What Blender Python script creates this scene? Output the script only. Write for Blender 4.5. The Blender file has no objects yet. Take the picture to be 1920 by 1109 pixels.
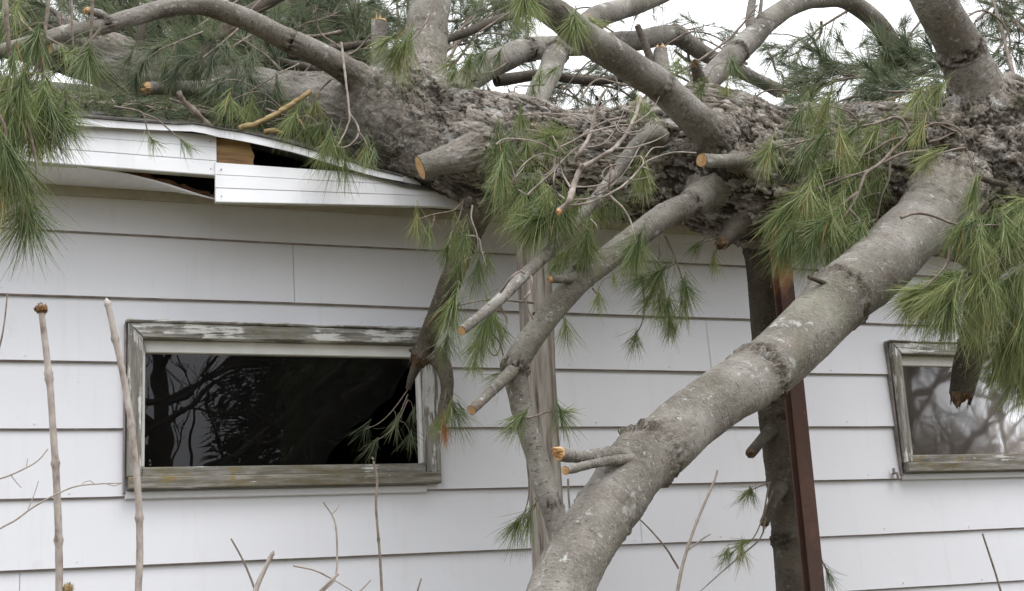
import bpy, math, random
import numpy as np
from mathutils import Matrix, Vector, Euler

# ------------------------------------------------------------------ camera
FPX = 2446.907; YAW = 0.407496669; PITCH = 0.218680852; ROLL = -0.05427753
DIST = 4.6204956; EYE = 1.6; SEAM0 = 2.8802921; STEP = 0.23
IW, IH = 1920.0, 1109.0
_cy, _sy = math.cos(YAW), math.sin(YAW); _cp, _sp = math.cos(PITCH), math.sin(PITCH)
FWD = np.array([_sy*_cp, _cy*_cp, _sp]); _r = np.array([_cy, -_sy, 0.0]); _u = np.cross(_r, FWD)
RGT = math.cos(ROLL)*_r + math.sin(ROLL)*_u
UPV = -math.sin(ROLL)*_r + math.cos(ROLL)*_u
CAM = np.array([0.0, -DIST, EYE])

def P(x, y, Y):
    """survey helper: the place in the world, Y metres off the wall plane, seen at (x, y) in the survey photo"""
    d = FWD + RGT*(x-IW/2)/FPX + UPV*(IH/2-y)/FPX
    return CAM + d*((Y+DIST)/d[1])
def depth(p): return float((np.asarray(p)-CAM) @ FWD)

sc = bpy.context.scene
cam = bpy.data.cameras.new('camera'); camo = bpy.data.objects.new('camera', cam)
sc.collection.objects.link(camo)
M4 = Matrix(((RGT[0], UPV[0], -FWD[0], CAM[0]), (RGT[1], UPV[1], -FWD[1], CAM[1]), (RGT[2], UPV[2], -FWD[2], CAM[2]), (0, 0, 0, 1)))
camo.matrix_world = M4
cam.sensor_width = 36; cam.lens = 36*FPX/IW; cam.clip_start = 0.05; cam.clip_end = 500
sc.camera = camo
sc.view_settings.view_transform = 'Standard'; sc.view_settings.look = 'None'
sc.view_settings.exposure = 0.43; sc.view_settings.gamma = 1.0
sc.cycles.max_bounces = 6; sc.cycles.transparent_max_bounces = 12; sc.cycles.caustics_reflective = False; sc.cycles.caustics_refractive = False

# ------------------------------------------------------------------ sky + sun
SUN_EL, SUN_AZ = math.radians(59), math.radians(151)
w = bpy.data.worlds.new('World'); sc.world = w; w.use_nodes = True
nt = w.node_tree; nt.nodes.clear(); N = nt.nodes.new; L = nt.links.new
out = N('ShaderNodeOutputWorld'); sky = N('ShaderNodeTexSky'); sky.sky_type = 'NISHITA'; sky.sun_disc = False
sky.sun_elevation = SUN_EL; sky.sun_rotation = SUN_AZ
b1 = N('ShaderNodeBackground'); b1.inputs[1].default_value = 0.1; L(sky.outputs[0], b1.inputs[0])
tc = N('ShaderNodeTexCoord'); sx = N('ShaderNodeSeparateXYZ'); L(tc.outputs['Generated'], sx.inputs[0])
nz = N('ShaderNodeTexNoise'); nz.inputs['Scale'].default_value = 1.6; nz.inputs['Detail'].default_value = 5; L(tc.outputs['Generated'], nz.inputs['Vector'])
mr = N('ShaderNodeFloatCurve'); cv_ = mr.mapping.curves[0]; cv_.points[0].location = (0, .16); cv_.points[1].location = (1, 1)
for px_, py_ in ((.46, .24), (.52, .50), (.60, .60), (.75, .72)): cv_.points.new(px_, py_)
mr.mapping.update(); hf = N('ShaderNodeMath'); hf.operation = 'MULTIPLY_ADD'; hf.inputs[1].default_value = .5; hf.inputs[2].default_value = .5
k2 = N('ShaderNodeMath'); k2.operation = 'MULTIPLY'; k2.inputs[1].default_value = 2.25
L(sx.outputs[2], hf.inputs[0]); L(hf.outputs[0], mr.inputs[1]); L(mr.outputs[0], k2.inputs[0])
mr2 = N('ShaderNodeMapRange'); mr2.inputs[1].default_value = 0.3; mr2.inputs[2].default_value = 0.7; mr2.inputs[3].default_value = 0.92; mr2.inputs[4].default_value = 1.1
L(nz.outputs[0], mr2.inputs[0])
mm = N('ShaderNodeMath'); mm.operation = 'MULTIPLY'; L(k2.outputs[0], mm.inputs[0]); L(mr2.outputs[0], mm.inputs[1])
b2 = N('ShaderNodeBackground'); b2.inputs[0].default_value = (0.965, 0.975, 1.0, 1); L(mm.outputs[0], b2.inputs[1])
mx = N('ShaderNodeMixShader'); mx.inputs[0].default_value = 0.9
L(b1.outputs[0], mx.inputs[1]); L(b2.outputs[0], mx.inputs[2]); L(mx.outputs[0], out.inputs[0])
sl = bpy.data.lights.new('sun', 'SUN'); sl.energy = 1.35; sl.angle = math.radians(32); sl.color = (1.0, 0.97, 0.93)
so = bpy.data.objects.new('sun', sl); sc.collection.objects.link(so)
# light travels from the camera side, high and a little left, towards the wall
_sd = Vector((-0.55, 1.0, -1.9)).normalized()
so.rotation_euler = _sd.to_track_quat('-Z', 'Y').to_euler(); so.location = (0, -8, 12)

# ------------------------------------------------------------------ numpy noise
def _h(ix, iy, iz, s):
    n = (ix.astype(np.int64)*374761393 + iy.astype(np.int64)*668265263 + iz.astype(np.int64)*2147483647 + s*1274126177) & 0xffffffff
    n = ((n ^ (n >> 13))*1274126177) & 0xffffffff
    n = ((n ^ (n >> 16))*2246822519) & 0xffffffff
    return ((n ^ (n >> 15)) & 0xffffff)/float(0xffffff)
def vnoise(p, s=0):
    i = np.floor(p); f = p-i; f = f*f*(3-2*f); i = i.astype(np.int64)
    r = 0
    for dx in (0, 1):
        for dy in (0, 1):
            for dz in (0, 1):
                wt = (f[:, 0] if dx else 1-f[:, 0])*(f[:, 1] if dy else 1-f[:, 1])*(f[:, 2] if dz else 1-f[:, 2])
                r = r + wt*_h(i[:, 0]+dx, i[:, 1]+dy, i[:, 2]+dz, s)
    return r*2-1
def fbm(p, o=4, s=0):
    r = 0; a = 1; t = 0
    for k in range(o):
        r = r+a*vnoise(p*(2**k)+k*17.3, s+k); t += a; a *= .5
    return r/t
def voro(p, s=0):
    """F1, F2, vector to the nearest cell point, random per cell"""
    i = np.floor(p).astype(np.int64); n = len(p)
    f1 = np.full(n, 9.); f2 = np.full(n, 9.); v = np.zeros((n, 3)); rid = np.zeros(n)
    for dx in (-1, 0, 1):
        for dy in (-1, 0, 1):
            for dz in (-1, 0, 1):
                c = [i[:, 0]+dx, i[:, 1]+dy, i[:, 2]+dz]
                q = np.stack([c[k]+_h(c[0], c[1], c[2], s+11*k+1) for k in range(3)], 1)
                d = q-p; dd = np.sqrt((d*d).sum(1))
                m = dd < f1
                f2 = np.where(m, f1, np.minimum(f2, dd)); f1 = np.where(m, dd, f1)
                v[m] = d[m]; rid = np.where(m, _h(c[0], c[1], c[2], s+77), rid)
    return f1, f2, v, rid

# ------------------------------------------------------------------ object helpers
COL = sc.collection
def tag(o, label=None, cat=None, group=None, kind=None):
    if label: o['label'] = label
    if cat: o['category'] = cat
    if group: o['group'] = group
    if kind: o['kind'] = kind
    return o
def empty(name, loc, label, cat, group=None):
    o = bpy.data.objects.new(name, None); COL.objects.link(o); o.location = Vector(loc); o.empty_display_size = 0.1
    return tag(o, label, cat, group)
def link(name, me, parent=None):
    o = bpy.data.objects.new(name, me); COL.objects.link(o)
    if parent is not None:
        o.parent = parent
        q = parent; t = Vector((0, 0, 0))
        while q is not None:
            t += q.location; q = q.parent
        if parent.type == 'EMPTY' : o.matrix_parent_inverse = Matrix.Translation(-t)
    return o
class MB:
    """collects verts / faces / attributes, builds one mesh"""
    def __init__(s): s.v = []; s.f = []; s.n = 0; s.att = {}; s.mi = []
    def add(s, v, f, mi=0, **att):
        v = np.asarray(v, float).reshape(-1, 3)
        s.v.append(v)
        for q in f: s.f.append((np.asarray(q)+s.n)); s.mi.append(mi)
        for k, a in att.items(): s.att.setdefault(k, []).append((s.n, np.asarray(a, float)))
        s.n += len(v)
    def addq(s, v, F, mi=0, **att):
        """F is an (n,3|4) array"""
        v = np.asarray(v, float); s.v.append(v); s.f.append(np.asarray(F)+s.n); s.mi.append((mi, len(F)))
        for k, a in att.items(): s.att.setdefault(k, []).append((s.n, np.asarray(a, float)))
        s.n += len(v)
    def box(s, c0, c1, mi=0, bev=0):
        x0, y0, z0 = c0; x1, y1, z1 = c1
        v = [(x0,y0,z0),(x1,y0,z0),(x1,y1,z0),(x0,y1,z0),(x0,y0,z1),(x1,y0,z1),(x1,y1,z1),(x0,y1,z1)]
        s.add(v, [(0,3,2,1),(4,5,6,7),(0,1,5,4),(1,2,6,5),(2,3,7,6),(3,0,4,7)], mi)
    def build(s, name, mats, parent=None, smooth=False):
        V = np.concatenate(s.v) if s.v else np.zeros((0, 3))
        lt = []; li = []; ms = []
        for q, m in zip(s.f, s.mi):
            q = np.asarray(q)
            if q.ndim == 1: lt.append(np.array([len(q)])); li.append(q); ms.append(np.array([m]))
            else: lt.append(np.full(len(q), q.shape[1])); li.append(q.ravel()); ms.append(np.full(m[1], m[0]))
        lt = np.concatenate(lt).astype(np.int32); li = np.concatenate(li).astype(np.int32); ms = np.concatenate(ms).astype(np.int32)
        me = bpy.data.meshes.new(name)
        me.vertices.add(len(V)); me.vertices.foreach_set('co', V.astype(np.float32).ravel())
        me.loops.add(len(li)); me.loops.foreach_set('vertex_index', li)
        me.polygons.add(len(lt)); me.polygons.foreach_set('loop_start', np.concatenate([[0], np.cumsum(lt)[:-1]]).astype(np.int32))
        me.polygons.foreach_set('loop_total', lt)
        me.update(calc_edges=True)
        if not isinstance(mats, (list, tuple)): mats = [mats]
        for m in mats: me.materials.append(m)
        me.polygons.foreach_set('material_index', ms)
        me.polygons.foreach_set('use_smooth', np.full(len(lt), smooth))
        for k, parts in s.att.items():
            dim = parts[0][1].ndim
            a = me.attributes.new(k, 'FLOAT_VECTOR' if dim == 2 else 'FLOAT', 'POINT')
            buf = np.zeros((len(V), 3) if dim == 2 else len(V), np.float32)
            for st, arr in parts: buf[st:st+len(arr)] = arr
            a.data.foreach_set('vector' if dim == 2 else 'value', buf.ravel())
        me.update(); me.validate()
        return link(name, me, parent)

def norm(v): return v/(np.linalg.norm(v, axis=-1, keepdims=True)+1e-12)
def spline(pts, rad, step, extra=None):
    """Catmull-Rom resampled about every `step` metres"""
    pts = np.asarray(pts, float); rad = np.asarray(rad, float)
    ex = None if extra is None else np.asarray(extra, float)
    A = np.column_stack([pts, rad] + ([ex] if ex is not None else []))
    if len(A) == 2: A = np.array([A[0], (A[0]+A[1])/2, A[1]])
    B = np.vstack([2*A[0]-A[1], A, 2*A[-1]-A[-2]]); o = []
    for i in range(1, len(B)-2):
        n = max(2, int(np.linalg.norm(B[i+1, :3]-B[i, :3])/step*1.5))
        t = np.linspace(0, 1, n, endpoint=False)[:, None]
        p0, p1, p2, p3 = B[i-1], B[i], B[i+1], B[i+2]
        q = .5*((2*p1)+(-p0+p2)*t+(2*p0-5*p1+4*p2-p3)*t*t+(-p0+3*p1-3*p2+p3)*t**3)
        q[:, 3:] = p1[3:]*(1-t)+p2[3:]*t
        o.append(q)
    o = np.vstack(o+[A[-1:]])
    s = np.concatenate([[0], np.cumsum(np.linalg.norm(np.diff(o[:, :3], axis=0), axis=1))])
    n = max(2, int(s[-1]/step)+1); ss = np.linspace(0, s[-1], n)
    R = np.stack([np.interp(ss, s, o[:, k]) for k in range(o.shape[1])], 1)
    return R[:, :3], np.maximum(R[:, 3], 1e-4), ss, (R[:, 4] if ex is not None else None)
def frames(C):
    T = norm(np.gradient(C, axis=0)); n = np.zeros_like(T)
    a = np.array([0, 0, 1.]) if abs(T[0, 2]) < .9 else np.array([1., 0, 0])
    n[0] = norm(np.cross(T[0], a))
    for i in range(1, len(T)):
        q = n[i-1]-T[i]*np.dot(n[i-1], T[i]); n[i] = q/np.linalg.norm(q)
    return T, n, np.cross(T, n)
def ringfaces(nr, ns):
    i = np.arange(nr-1)[:, None]*ns; j = np.arange(ns)[None, :]; k = (j+1) % ns
    return np.stack([(i+j).ravel(), (i+k).ravel(), (i+ns+k).ravel(), (i+ns+j).ravel()], 1)
def tube(mb, pts, rad, ns=6, step=None, mi=0, cap=True, seed=0, wob=0.0):
    C, R, s, _ = spline(pts, rad, step or 0.03)
    T, a, b = frames(C); th = np.linspace(0, 2*np.pi, ns, endpoint=False)
    V = C[:, None]+R[:, None, None]*(np.cos(th)[None, :, None]*a[:, None]+np.sin(th)[None, :, None]*b[:, None])
    bk = np.stack([np.cos(th)[None]*R[:, None], np.sin(th)[None]*R[:, None], np.broadcast_to(s[:, None], (len(s), ns))], 2).reshape(-1, 3)+seed*3.1
    V = V.reshape(-1, 3)
    if wob: V = V+wob*np.stack([vnoise(V*60, 1), vnoise(V*60, 2), vnoise(V*60, 3)], 1)*np.repeat(R, ns)[:, None]
    F = ringfaces(len(C), ns)
    mb.addq(V, F, mi, bk=bk, rough=np.zeros(len(V)), hgt=np.full(len(V), .5), rnd=np.full(len(V), (seed*0.37) % 1))
    if cap:
        for e in (0, len(C)-1):
            mb.add(V[e*ns:(e+1)*ns], [tuple(range(ns)) if e else tuple(range(ns))[::-1]], mi)
    return C

# ------------------------------------------------------------------ materials
def newmat(name):
    m = bpy.data.materials.new(name); m.use_nodes = True
    t = m.node_tree; bs = t.nodes['Principled BSDF']; return m, t, t.nodes.new, t.links.new, bs
def ramp(t, src, stops):
    r = t.nodes.new('ShaderNodeValToRGB'); e = r.color_ramp.elements
    while len(e) < len(stops): e.new(0.5)
    for i, (p, c) in enumerate(stops):
        e[i].position = p; e[i].color = (*c, 1) if len(c) == 3 else c
    t.links.new(src, r.inputs[0]); return r.outputs[0]
def noise(t, vec, scale, detail=4, rough=.55, sc3=None, dist=0):
    n = t.nodes.new('ShaderNodeTexNoise'); n.inputs['Scale'].default_value = scale; n.inputs['Detail'].default_value = detail
    n.inputs['Roughness'].default_value = rough; n.inputs['Distortion'].default_value = dist
    if sc3 is not None:
        mp = t.nodes.new('ShaderNodeMapping'); mp.inputs['Scale'].default_value = sc3; t.links.new(vec, mp.inputs[0]); vec = mp.outputs[0]
    t.links.new(vec, n.inputs['Vector']); return n.outputs[0]
def mix(t, fac, a, b, mode='MIX'):
    m = t.nodes.new('ShaderNodeMix'); m.data_type = 'RGBA'; m.blend_type = mode
    for s, v in ((0, fac), (6, a), (7, b)):
        if isinstance(v, (int, float)): m.inputs[s].default_value = v
        elif isinstance(v, tuple): m.inputs[s].default_value = (*v, 1)
        else: t.links.new(v, m.inputs[s])
    return m.outputs[2]
def math_(t, op, a, b=0.0, clamp=False):
    m = t.nodes.new('ShaderNodeMath'); m.operation = op; m.use_clamp = clamp
    for s, v in ((0, a), (1, b)):
        if isinstance(v, (int, float)): m.inputs[s].default_value = v
        else: t.links.new(v, m.inputs[s])
    return m.outputs[0]
def bump(t, bs, h, strength=.5, dist=.01, prev=None):
    b = t.nodes.new('ShaderNodeBump'); b.inputs['Strength'].default_value = strength; b.inputs['Distance'].default_value = dist
    t.links.new(h, b.inputs['Height'])
    if prev is not None: t.links.new(prev, b.inputs['Normal'])
    t.links.new(b.outputs[0], bs.inputs['Normal']); return b.outputs[0]
def attr(t, name, outp='Vector'):
    a = t.nodes.new('ShaderNodeAttribute'); a.attribute_name = name; return a.outputs[outp]

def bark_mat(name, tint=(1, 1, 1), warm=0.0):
    m, t, N, L, bs = newmat(name)
    bk = attr(t, 'bk'); rough = attr(t, 'rough', 'Fac'); hgt = attr(t, 'hgt', 'Fac')
    big = noise(t, bk, 5, 4)
    smooth = ramp(t, big, [(.3, (.085, .074, .060)), (.5, (.165, .151, .130)), (.72, (.31, .295, .268))])
    stri = noise(t, bk, 1, 5, .65, (55, 55, 170), .2)
    smooth = mix(t, ramp(t, stri, [(.5, (0, 0, 0)), (.72, (.45, .45, .45))]), smooth, (.36, .34, .31))
    stri2 = noise(t, bk, 1, 4, .6, (30, 30, 135))
    smooth = mix(t, ramp(t, stri2, [(.585, (0, 0, 0)), (.66, (.85, .85, .85))]), smooth, (.070, .056, .043))
    red = noise(t, bk, 9, 3)
    smooth = mix(t, ramp(t, red, [(.60, (0, 0, 0)), (.78, (.4, .4, .4))]), smooth, (.20, .13, .095))
    grn = noise(t, bk, 4.3, 5, .6)
    smooth = mix(t, ramp(t, grn, [(.54, (0, 0, 0)), (.74, (.4, .4, .4))]), smooth, (.150, .160, .095))
    spot = noise(t, bk, 22, 5, .7, (1, 1, 1.3))
    smooth = mix(t, ramp(t, spot, [(.60, (0, 0, 0)), (.68, (.8, .8, .8))]), smooth, (.44, .445, .43))
    smooth = mix(t, ramp(t, noise(t, bk, 7.5, 6, .72, (1, 1, 1.5)), [(.60, (0, 0, 0)), (.66, (.7, .7, .7))]), smooth, (.42, .42, .40))
    v = N('ShaderNodeTexVoronoi'); v.inputs['Scale'].default_value = 150; L(bk, v.inputs['Vector'])
    smooth = mix(t, ramp(t, v.outputs['Distance'], [(.14, (.55, .55, .55)), (.22, (0, 0, 0))]), smooth, (.43, .40, .36))
    # scaly bark
    wrp = N('ShaderNodeVectorMath'); wrp.operation = 'MULTIPLY_ADD'
    nn = N('ShaderNodeTexNoise'); nn.inputs['Scale'].default_value = 30; nn.inputs['Detail'].default_value = 3; L(bk, nn.inputs['Vector'])
    L(nn.outputs['Color'], wrp.inputs[0]); wrp.inputs[1].default_value = (.035, .035, .035); L(bk, wrp.inputs[2])
    mp = N('ShaderNodeMapping'); mp.inputs['Scale'].default_value = (85, 85, 45); L(wrp.outputs[0], mp.inputs[0])
    v2 = N('ShaderNodeTexVoronoi'); v2.feature = 'DISTANCE_TO_EDGE'; v2.inputs['Scale'].default_value = 1; L(mp.outputs[0], v2.inputs['Vector'])
    v3 = N('ShaderNodeTexVoronoi'); v3.inputs['Scale'].default_value = 1; L(mp.outputs[0], v3.inputs['Vector'])
    sepc = N('ShaderNodeSeparateColor'); L(v3.outputs['Color'], sepc.inputs[0])
    rg = ramp(t, sepc.outputs[0], [(0, (.105, .086, .066)), (.5, (.200, .170, .138)), (1, (.35, .315, .275))])
    rg = mix(t, ramp(t, big, [(.4, (0, 0, 0)), (.7, (.5, .5, .5))]), rg, (.36, .33, .305))
    rg = mix(t, ramp(t, v2.outputs['Distance'], [(.0, (.5, .5, .5)), (.05, (0, 0, 0))]), rg, (.07, .048, .034))
    rg = mix(t, ramp(t, hgt, [(.12, (1, 1, 1)), (.44, (0, 0, 0))]), rg, (.030, .023, .017))  # inner-bark crack colour, deepened to put recess shade into the colour
    rg = mix(t, ramp(t, noise(t, bk, 14, 5, .65), [(.56, (0, 0, 0)), (.66, (.75, .75, .75))]), rg, (.45, .435, .41))
    rg = mix(t, ramp(t, noise(t, bk, 6, 6, .7), [(.54, (0, 0, 0)), (.68, (.7, .7, .7))]), rg, (.085, .085, .045))
    rg = mix(t, ramp(t, noise(t, bk, 11, 4, .7), [(.66, (0, 0, 0)), (.72, (.5, .5, .5))]), rg, (.17, .085, .055))
    c = mix(t, rough, smooth, rg)
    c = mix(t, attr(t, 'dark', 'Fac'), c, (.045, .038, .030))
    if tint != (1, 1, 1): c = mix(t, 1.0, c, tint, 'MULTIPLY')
    L(c, bs.inputs['Base Color']); bs.inputs['Roughness'].default_value = .82; bs.inputs['Specular IOR Level'].default_value = .25
    e = ramp(t, v2.outputs['Distance'], [(0, (0, 0, 0)), (.12, (1, 1, 1))])
    hr = math_(t, 'ADD', math_(t, 'MULTIPLY', e, .5), math_(t, 'MULTIPLY', sepc.outputs[1], .5))
    h1 = math_(t, 'MULTIPLY', hr, rough)
    b = bump(t, bs, h1, .8, .006)
    fine = math_(t, 'ADD', noise(t, bk, 120, 5, .7), math_(t, 'MULTIPLY', stri, .8))
    b2_ = bump(t, bs, fine, .85, .005, b)
    return m
M = {}
M['bark'] = bark_mat('pine_bark')
M['bark_dark'] = bark_mat('dark_pine_bark', (.40, .365, .325))  # same bark under a darker tint
M['bark_mid'] = bark_mat('mid_tone_bark', (.66, .61, .55))  # same bark under a middle tint
def wood_cut():
    m, t, N, L, bs = newmat('fresh_cut_wood'); tc = N('ShaderNodeTexCoord').outputs['Object']
    c = ramp(t, noise(t, tc, 60, 4, .6, None, .5), [(.3, (.30, .15, .06)), (.5, (.50, .31, .14)), (.7, (.62, .45, .25))])
    rr = attr(t, 'rnd', 'Fac'); sn = math_(t, 'SINE', math_(t, 'MULTIPLY', rr, 42.0))
    c = mix(t, math_(t, 'MULTIPLY', math_(t, 'ADD', sn, 1.0), .22), c, (.34, .19, .085))
    c = mix(t, ramp(t, rr, [(.90, (0, 0, 0)), (.96, (1, 1, 1))]), c, (.15, .085, .05))
    L(c, bs.inputs['Base Color']); bs.inputs['Roughness'].default_value = .8; bump(t, bs, noise(t, tc, 220, 3), .4, .003); return m
M['cut'] = wood_cut()
M['old_break'] = None
def simple(name, stops, scale, rgh=.8, sc3=None, vec='Object', det=5, bstr=.3, bdist=.003, spec=.3):
    m, t, N, L, bs = newmat(name)
    v = attr(t, vec[1:]) if vec[0] == '@' else N('ShaderNodeTexCoord').outputs[vec]
    n = noise(t, v, scale, det, .6, sc3)
    L(ramp(t, n, stops), bs.inputs['Base Color']); bs.inputs['Roughness'].default_value = rgh; bs.inputs['Specular IOR Level'].default_value = spec
    bump(t, bs, n, bstr, bdist); return m
M['twig'] = simple('twig_bark', [(.3, (.10, .072, .055)), (.55, (.20, .165, .14)), (.75, (.30, .265, .235))], 40, .8)
M['pale_twig'] = simple('pale_dead_twig', [(.3, (.20, .165, .14)), (.55, (.33, .285, .25)), (.75, (.45, .41, .37))], 30, .8)
M['stem'] = simple('sapling_bark', [(.3, (.16, .12, .10)), (.45, (.30, .26, .235)), (.6, (.38, .34, .31)), (.8, (.50, .47, .44))], 60, .75, (1, 1, .5))
M['bud'] = simple('brown_bud', [(.3, (.07, .035, .018)), (.55, (.19, .105, .045)), (.8, (.34, .22, .10))], 120, .9, bstr=.9, bdist=.006)
M['stick'] = simple('yellow_stick', [(.3, (.15, .10, .045)), (.55, (.30, .22, .11)), (.8, (.40, .33, .20))], 25, .8, (1, 1, 3))
M['dark'] = simple('dark_interior', [(.3, (.012, .011, .010)), (.7, (.03, .027, .024))], 3, .9)  # near-black colour carries the darkness of the unlit room and eave gap
M['rot'] = simple('rotten_wood', [(.3, (.025, .015, .010)), (.55, (.09, .045, .022)), (.75, (.26, .13, .055))], 14, .9, (1, 8, 8), bstr=.8, bdist=.01)
M['old_break'] = simple('old_broken_wood', [(.3, (.05, .032, .020)), (.55, (.12, .075, .042)), (.75, (.24, .16, .09))], 60, .9, bstr=.8, bdist=.01)
M['sheath'] = simple('bare_sheathing_wood', [(.3, (.20, .115, .06)), (.5, (.40, .25, .12)), (.7, (.56, .38, .19))], 5, .8, (1, 1, 14), bstr=.3)

def needle_mat(name, cols):
    m, t, N, L, bs = newmat(name); r = attr(t, 'rnd', 'Fac')
    c = ramp(t, r, cols); u = attr(t, 'tt', 'Fac')
    c = mix(t, ramp(t, u, [(.55, (0, 0, 0)), (1, (.35, .35, .35))]), c, (.30, .30, .13))
    L(c, bs.inputs['Base Color']); bs.inputs['Roughness'].default_value = .45; bs.inputs['Specular IOR Level'].default_value = .35
    tr = N('ShaderNodeBsdfTranslucent'); L(c, tr.inputs[0]); ms = N('ShaderNodeMixShader'); ms.inputs[0].default_value = .3
    L(bs.outputs[0], ms.inputs[1]); L(tr.outputs[0], ms.inputs[2]); L(ms.outputs[0], t.nodes['Material Output'].inputs[0]); return m
M['needle'] = needle_mat('pine_needles', [(0, (.062, .095, .036)), (.35, (.135, .182, .066)), (.7, (.235, .285, .108)), (.93, (.38, .39, .18)), (.965, (.45, .33, .14)), (1, (.46, .24, .09))])
M['needle_far'] = needle_mat('far_pine_needles', [(0, (.060, .080, .052)), (.4, (.10, .130, .075)), (.8, (.16, .195, .105)), (.95, (.21, .23, .13)), (1, (.30, .24, .12))])
M['needle_dead'] = needle_mat('dead_pine_needles', [(0, (.25, .07, .03)), (.6, (.42, .15, .06)), (1, (.50, .28, .12))])

def siding_mat(name='painted_siding', base=(.705, .715, .760)):
    m, t, N, L, bs = newmat(name); tc = N('ShaderNodeTexCoord').outputs['Object']
    c = mix(t, ramp(t, noise(t, tc, 1.1, 5, .6, (1, 1, 2.2)), [(.35, (0, 0, 0)), (.75, (.5, .5, .5))]), base, tuple(x*.93 for x in base))
    c = mix(t, ramp(t, noise(t, tc, 2.0, 6, .7, (9, 1, .7)), [(.55, (0, 0, 0)), (.78, (.30, .30, .30))]), c, (.52, .51, .47))
    c = mix(t, ramp(t, noise(t, tc, 5, 7, .75, (2, 1, 1)), [(.60, (0, 0, 0)), (.72, (.28, .28, .28))]), c, (.50, .50, .47))
    c = mix(t, ramp(t, noise(t, tc, 55, 2, .5, (1, 1, 1.6)), [(.765, (0, 0, 0)), (.80, (.6, .6, .6))]), c, (.35, .33, .30))
    L(c, bs.inputs['Base Color']); bs.inputs['Roughness'].default_value = .5; bs.inputs['Specular IOR Level'].default_value = .35
    bump(t, bs, noise(t, tc, 3, 4), .12, .02); return m
M['siding'] = siding_mat()
M['soffit'] = siding_mat('soffit_paint', (.72, .72, .73))
M['fascia'] = siding_mat('fascia_metal', (.79, .80, .835))
def grime(name, a, b):
    return simple(name, [(.3, a), (.7, b)], 18, .8, (1, 1, 1))
M['edge'] = grime('dirty_drip_edge', (.14, .115, .11), (.34, .30, .295))
M['frieze'] = grime('tan_frieze_paint', (.36, .345, .28), (.50, .48, .41))
M['lip'] = grime('mildewed_lip', (.34, .34, .25), (.60, .59, .53))
M['shingle'] = simple('asphalt_shingle', [(.3, (.05, .048, .045)), (.6, (.12, .115, .105)), (.8, (.25, .24, .21))], 30, .95, bstr=.8, bdist=.01)

def old_paint(name, cover, vertical=False, tint=(.50, .50, .49), moss=0):
    """weathered grey wood with flaking white paint; grain along the board"""
    m, t, N, L, bs = newmat(name); tc = N('ShaderNodeTexCoord').outputs['Object']
    s = (30, 30, 2.2) if vertical else (2.2, 30, 30)
    g = noise(t, tc, 2.0, 6, .7, s)
    wood = ramp(t, g, [(.3, (.060, .054, .045)), (.5, (.20, .19, .17)), (.7, (.38, .365, .34))])
    wood = mix(t, ramp(t, noise(t, tc, 9, 4), [(.55, (0, 0, 0)), (.7, (.6, .6, .6))]), wood, (.13, .115, .05))
    if moss:
        wood = mix(t, ramp(t, noise(t, tc, 4, 5, .7, (1, 3, 6)), [(.42, (0, 0, 0)), (.62, (.85, .85, .85))]), wood, (.105, .085, .040))
        wood = mix(t, ramp(t, noise(t, tc, 11, 5, .7), [(.60, (0, 0, 0)), (.68, (.8, .8, .8))]), wood, (.22, .15, .035))
    pn = math_(t, 'ADD', math_(t, 'MULTIPLY', noise(t, tc, 1.6, 6, .75, s), .6), math_(t, 'MULTIPLY', noise(t, tc, 6, 4, .6), .4))
    pm = ramp(t, pn, [(cover-.012, (0, 0, 0)), (cover+.012, (1, 1, 1))])
    paint = mix(t, noise(t, tc, 20, 4), tint, (.68, .68, .66))
    L(mix(t, pm, wood, paint), bs.inputs['Base Color']); bs.inputs['Roughness'].default_value = .8
    b = bump(t, bs, pm, .6, .0015); bump(t, bs, g, .7, .004, b); return m
M['case_h'] = old_paint('flaking_casing_paint', .505); M['case_v'] = old_paint('flaking_upright_paint', .53, True)
M['case_top'] = old_paint('worn_head_paint', .53)
M['sill'] = old_paint('mossy_bare_wood', .60, moss=1); M['sash_b'] = old_paint('bare_sash_wood', .57, moss=1)
M['sash'] = simple('sash_paint', [(.3, (.66, .66, .64)), (.7, (.78, .78, .77))], 12, .6)
def glass(name, ior, rgh, dust, dcol):
    m, t, N, L, bs = newmat(name); t.nodes.remove(bs)
    tr = N('ShaderNodeBsdfTransparent'); tr.inputs[0].default_value = (.8, .8, .8, 1)
    gl = N('ShaderNodeBsdfGlossy'); gl.inputs['Roughness'].default_value = rgh; gl.inputs[0].default_value = (.8, .8, .82, 1)
    fr = N('ShaderNodeFresnel'); fr.inputs[0].default_value = ior
    a = N('ShaderNodeMixShader'); L(fr.outputs[0], a.inputs[0]); L(tr.outputs[0], a.inputs[1]); L(gl.outputs[0], a.inputs[2])
    tc = N('ShaderNodeTexCoord').outputs['Object']
    bp = N('ShaderNodeBump'); bp.inputs['Strength'].default_value = .05; bp.inputs['Distance'].default_value = .02
    L(noise(t, tc, 3, 2), bp.inputs['Height']); L(bp.outputs[0], gl.inputs['Normal'])
    df = N('ShaderNodeBsdfDiffuse'); df.inputs[0].default_value = (*dcol, 1)
    d = ramp(t, noise(t, tc, 2.2, 5, .6, (1.6, 1, 1)), [(.3, (dust*.4,)*3), (.75, (dust,)*3)])
    sp = ramp(t, noise(t, tc, 60, 2), [(.76, (0, 0, 0)), (.80, (.5, .5, .5))])
    f = math_(t, 'ADD', d, math_(t, 'MULTIPLY', sp, .5), True)
    b = N('ShaderNodeMixShader'); L(f, b.inputs[0]); L(a.outputs[0], b.inputs[1]); L(df.outputs[0], b.inputs[2])
    L(b.outputs[0], t.nodes['Material Output'].inputs[0]); return m
M['glass'] = glass('window_glass', 1.52, .0, .018, (.3, .3, .3))
M['glass2'] = glass('dusty_window_glass', 1.45, .03, .24, (.34, .30, .26))
M['rust'] = None
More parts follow.
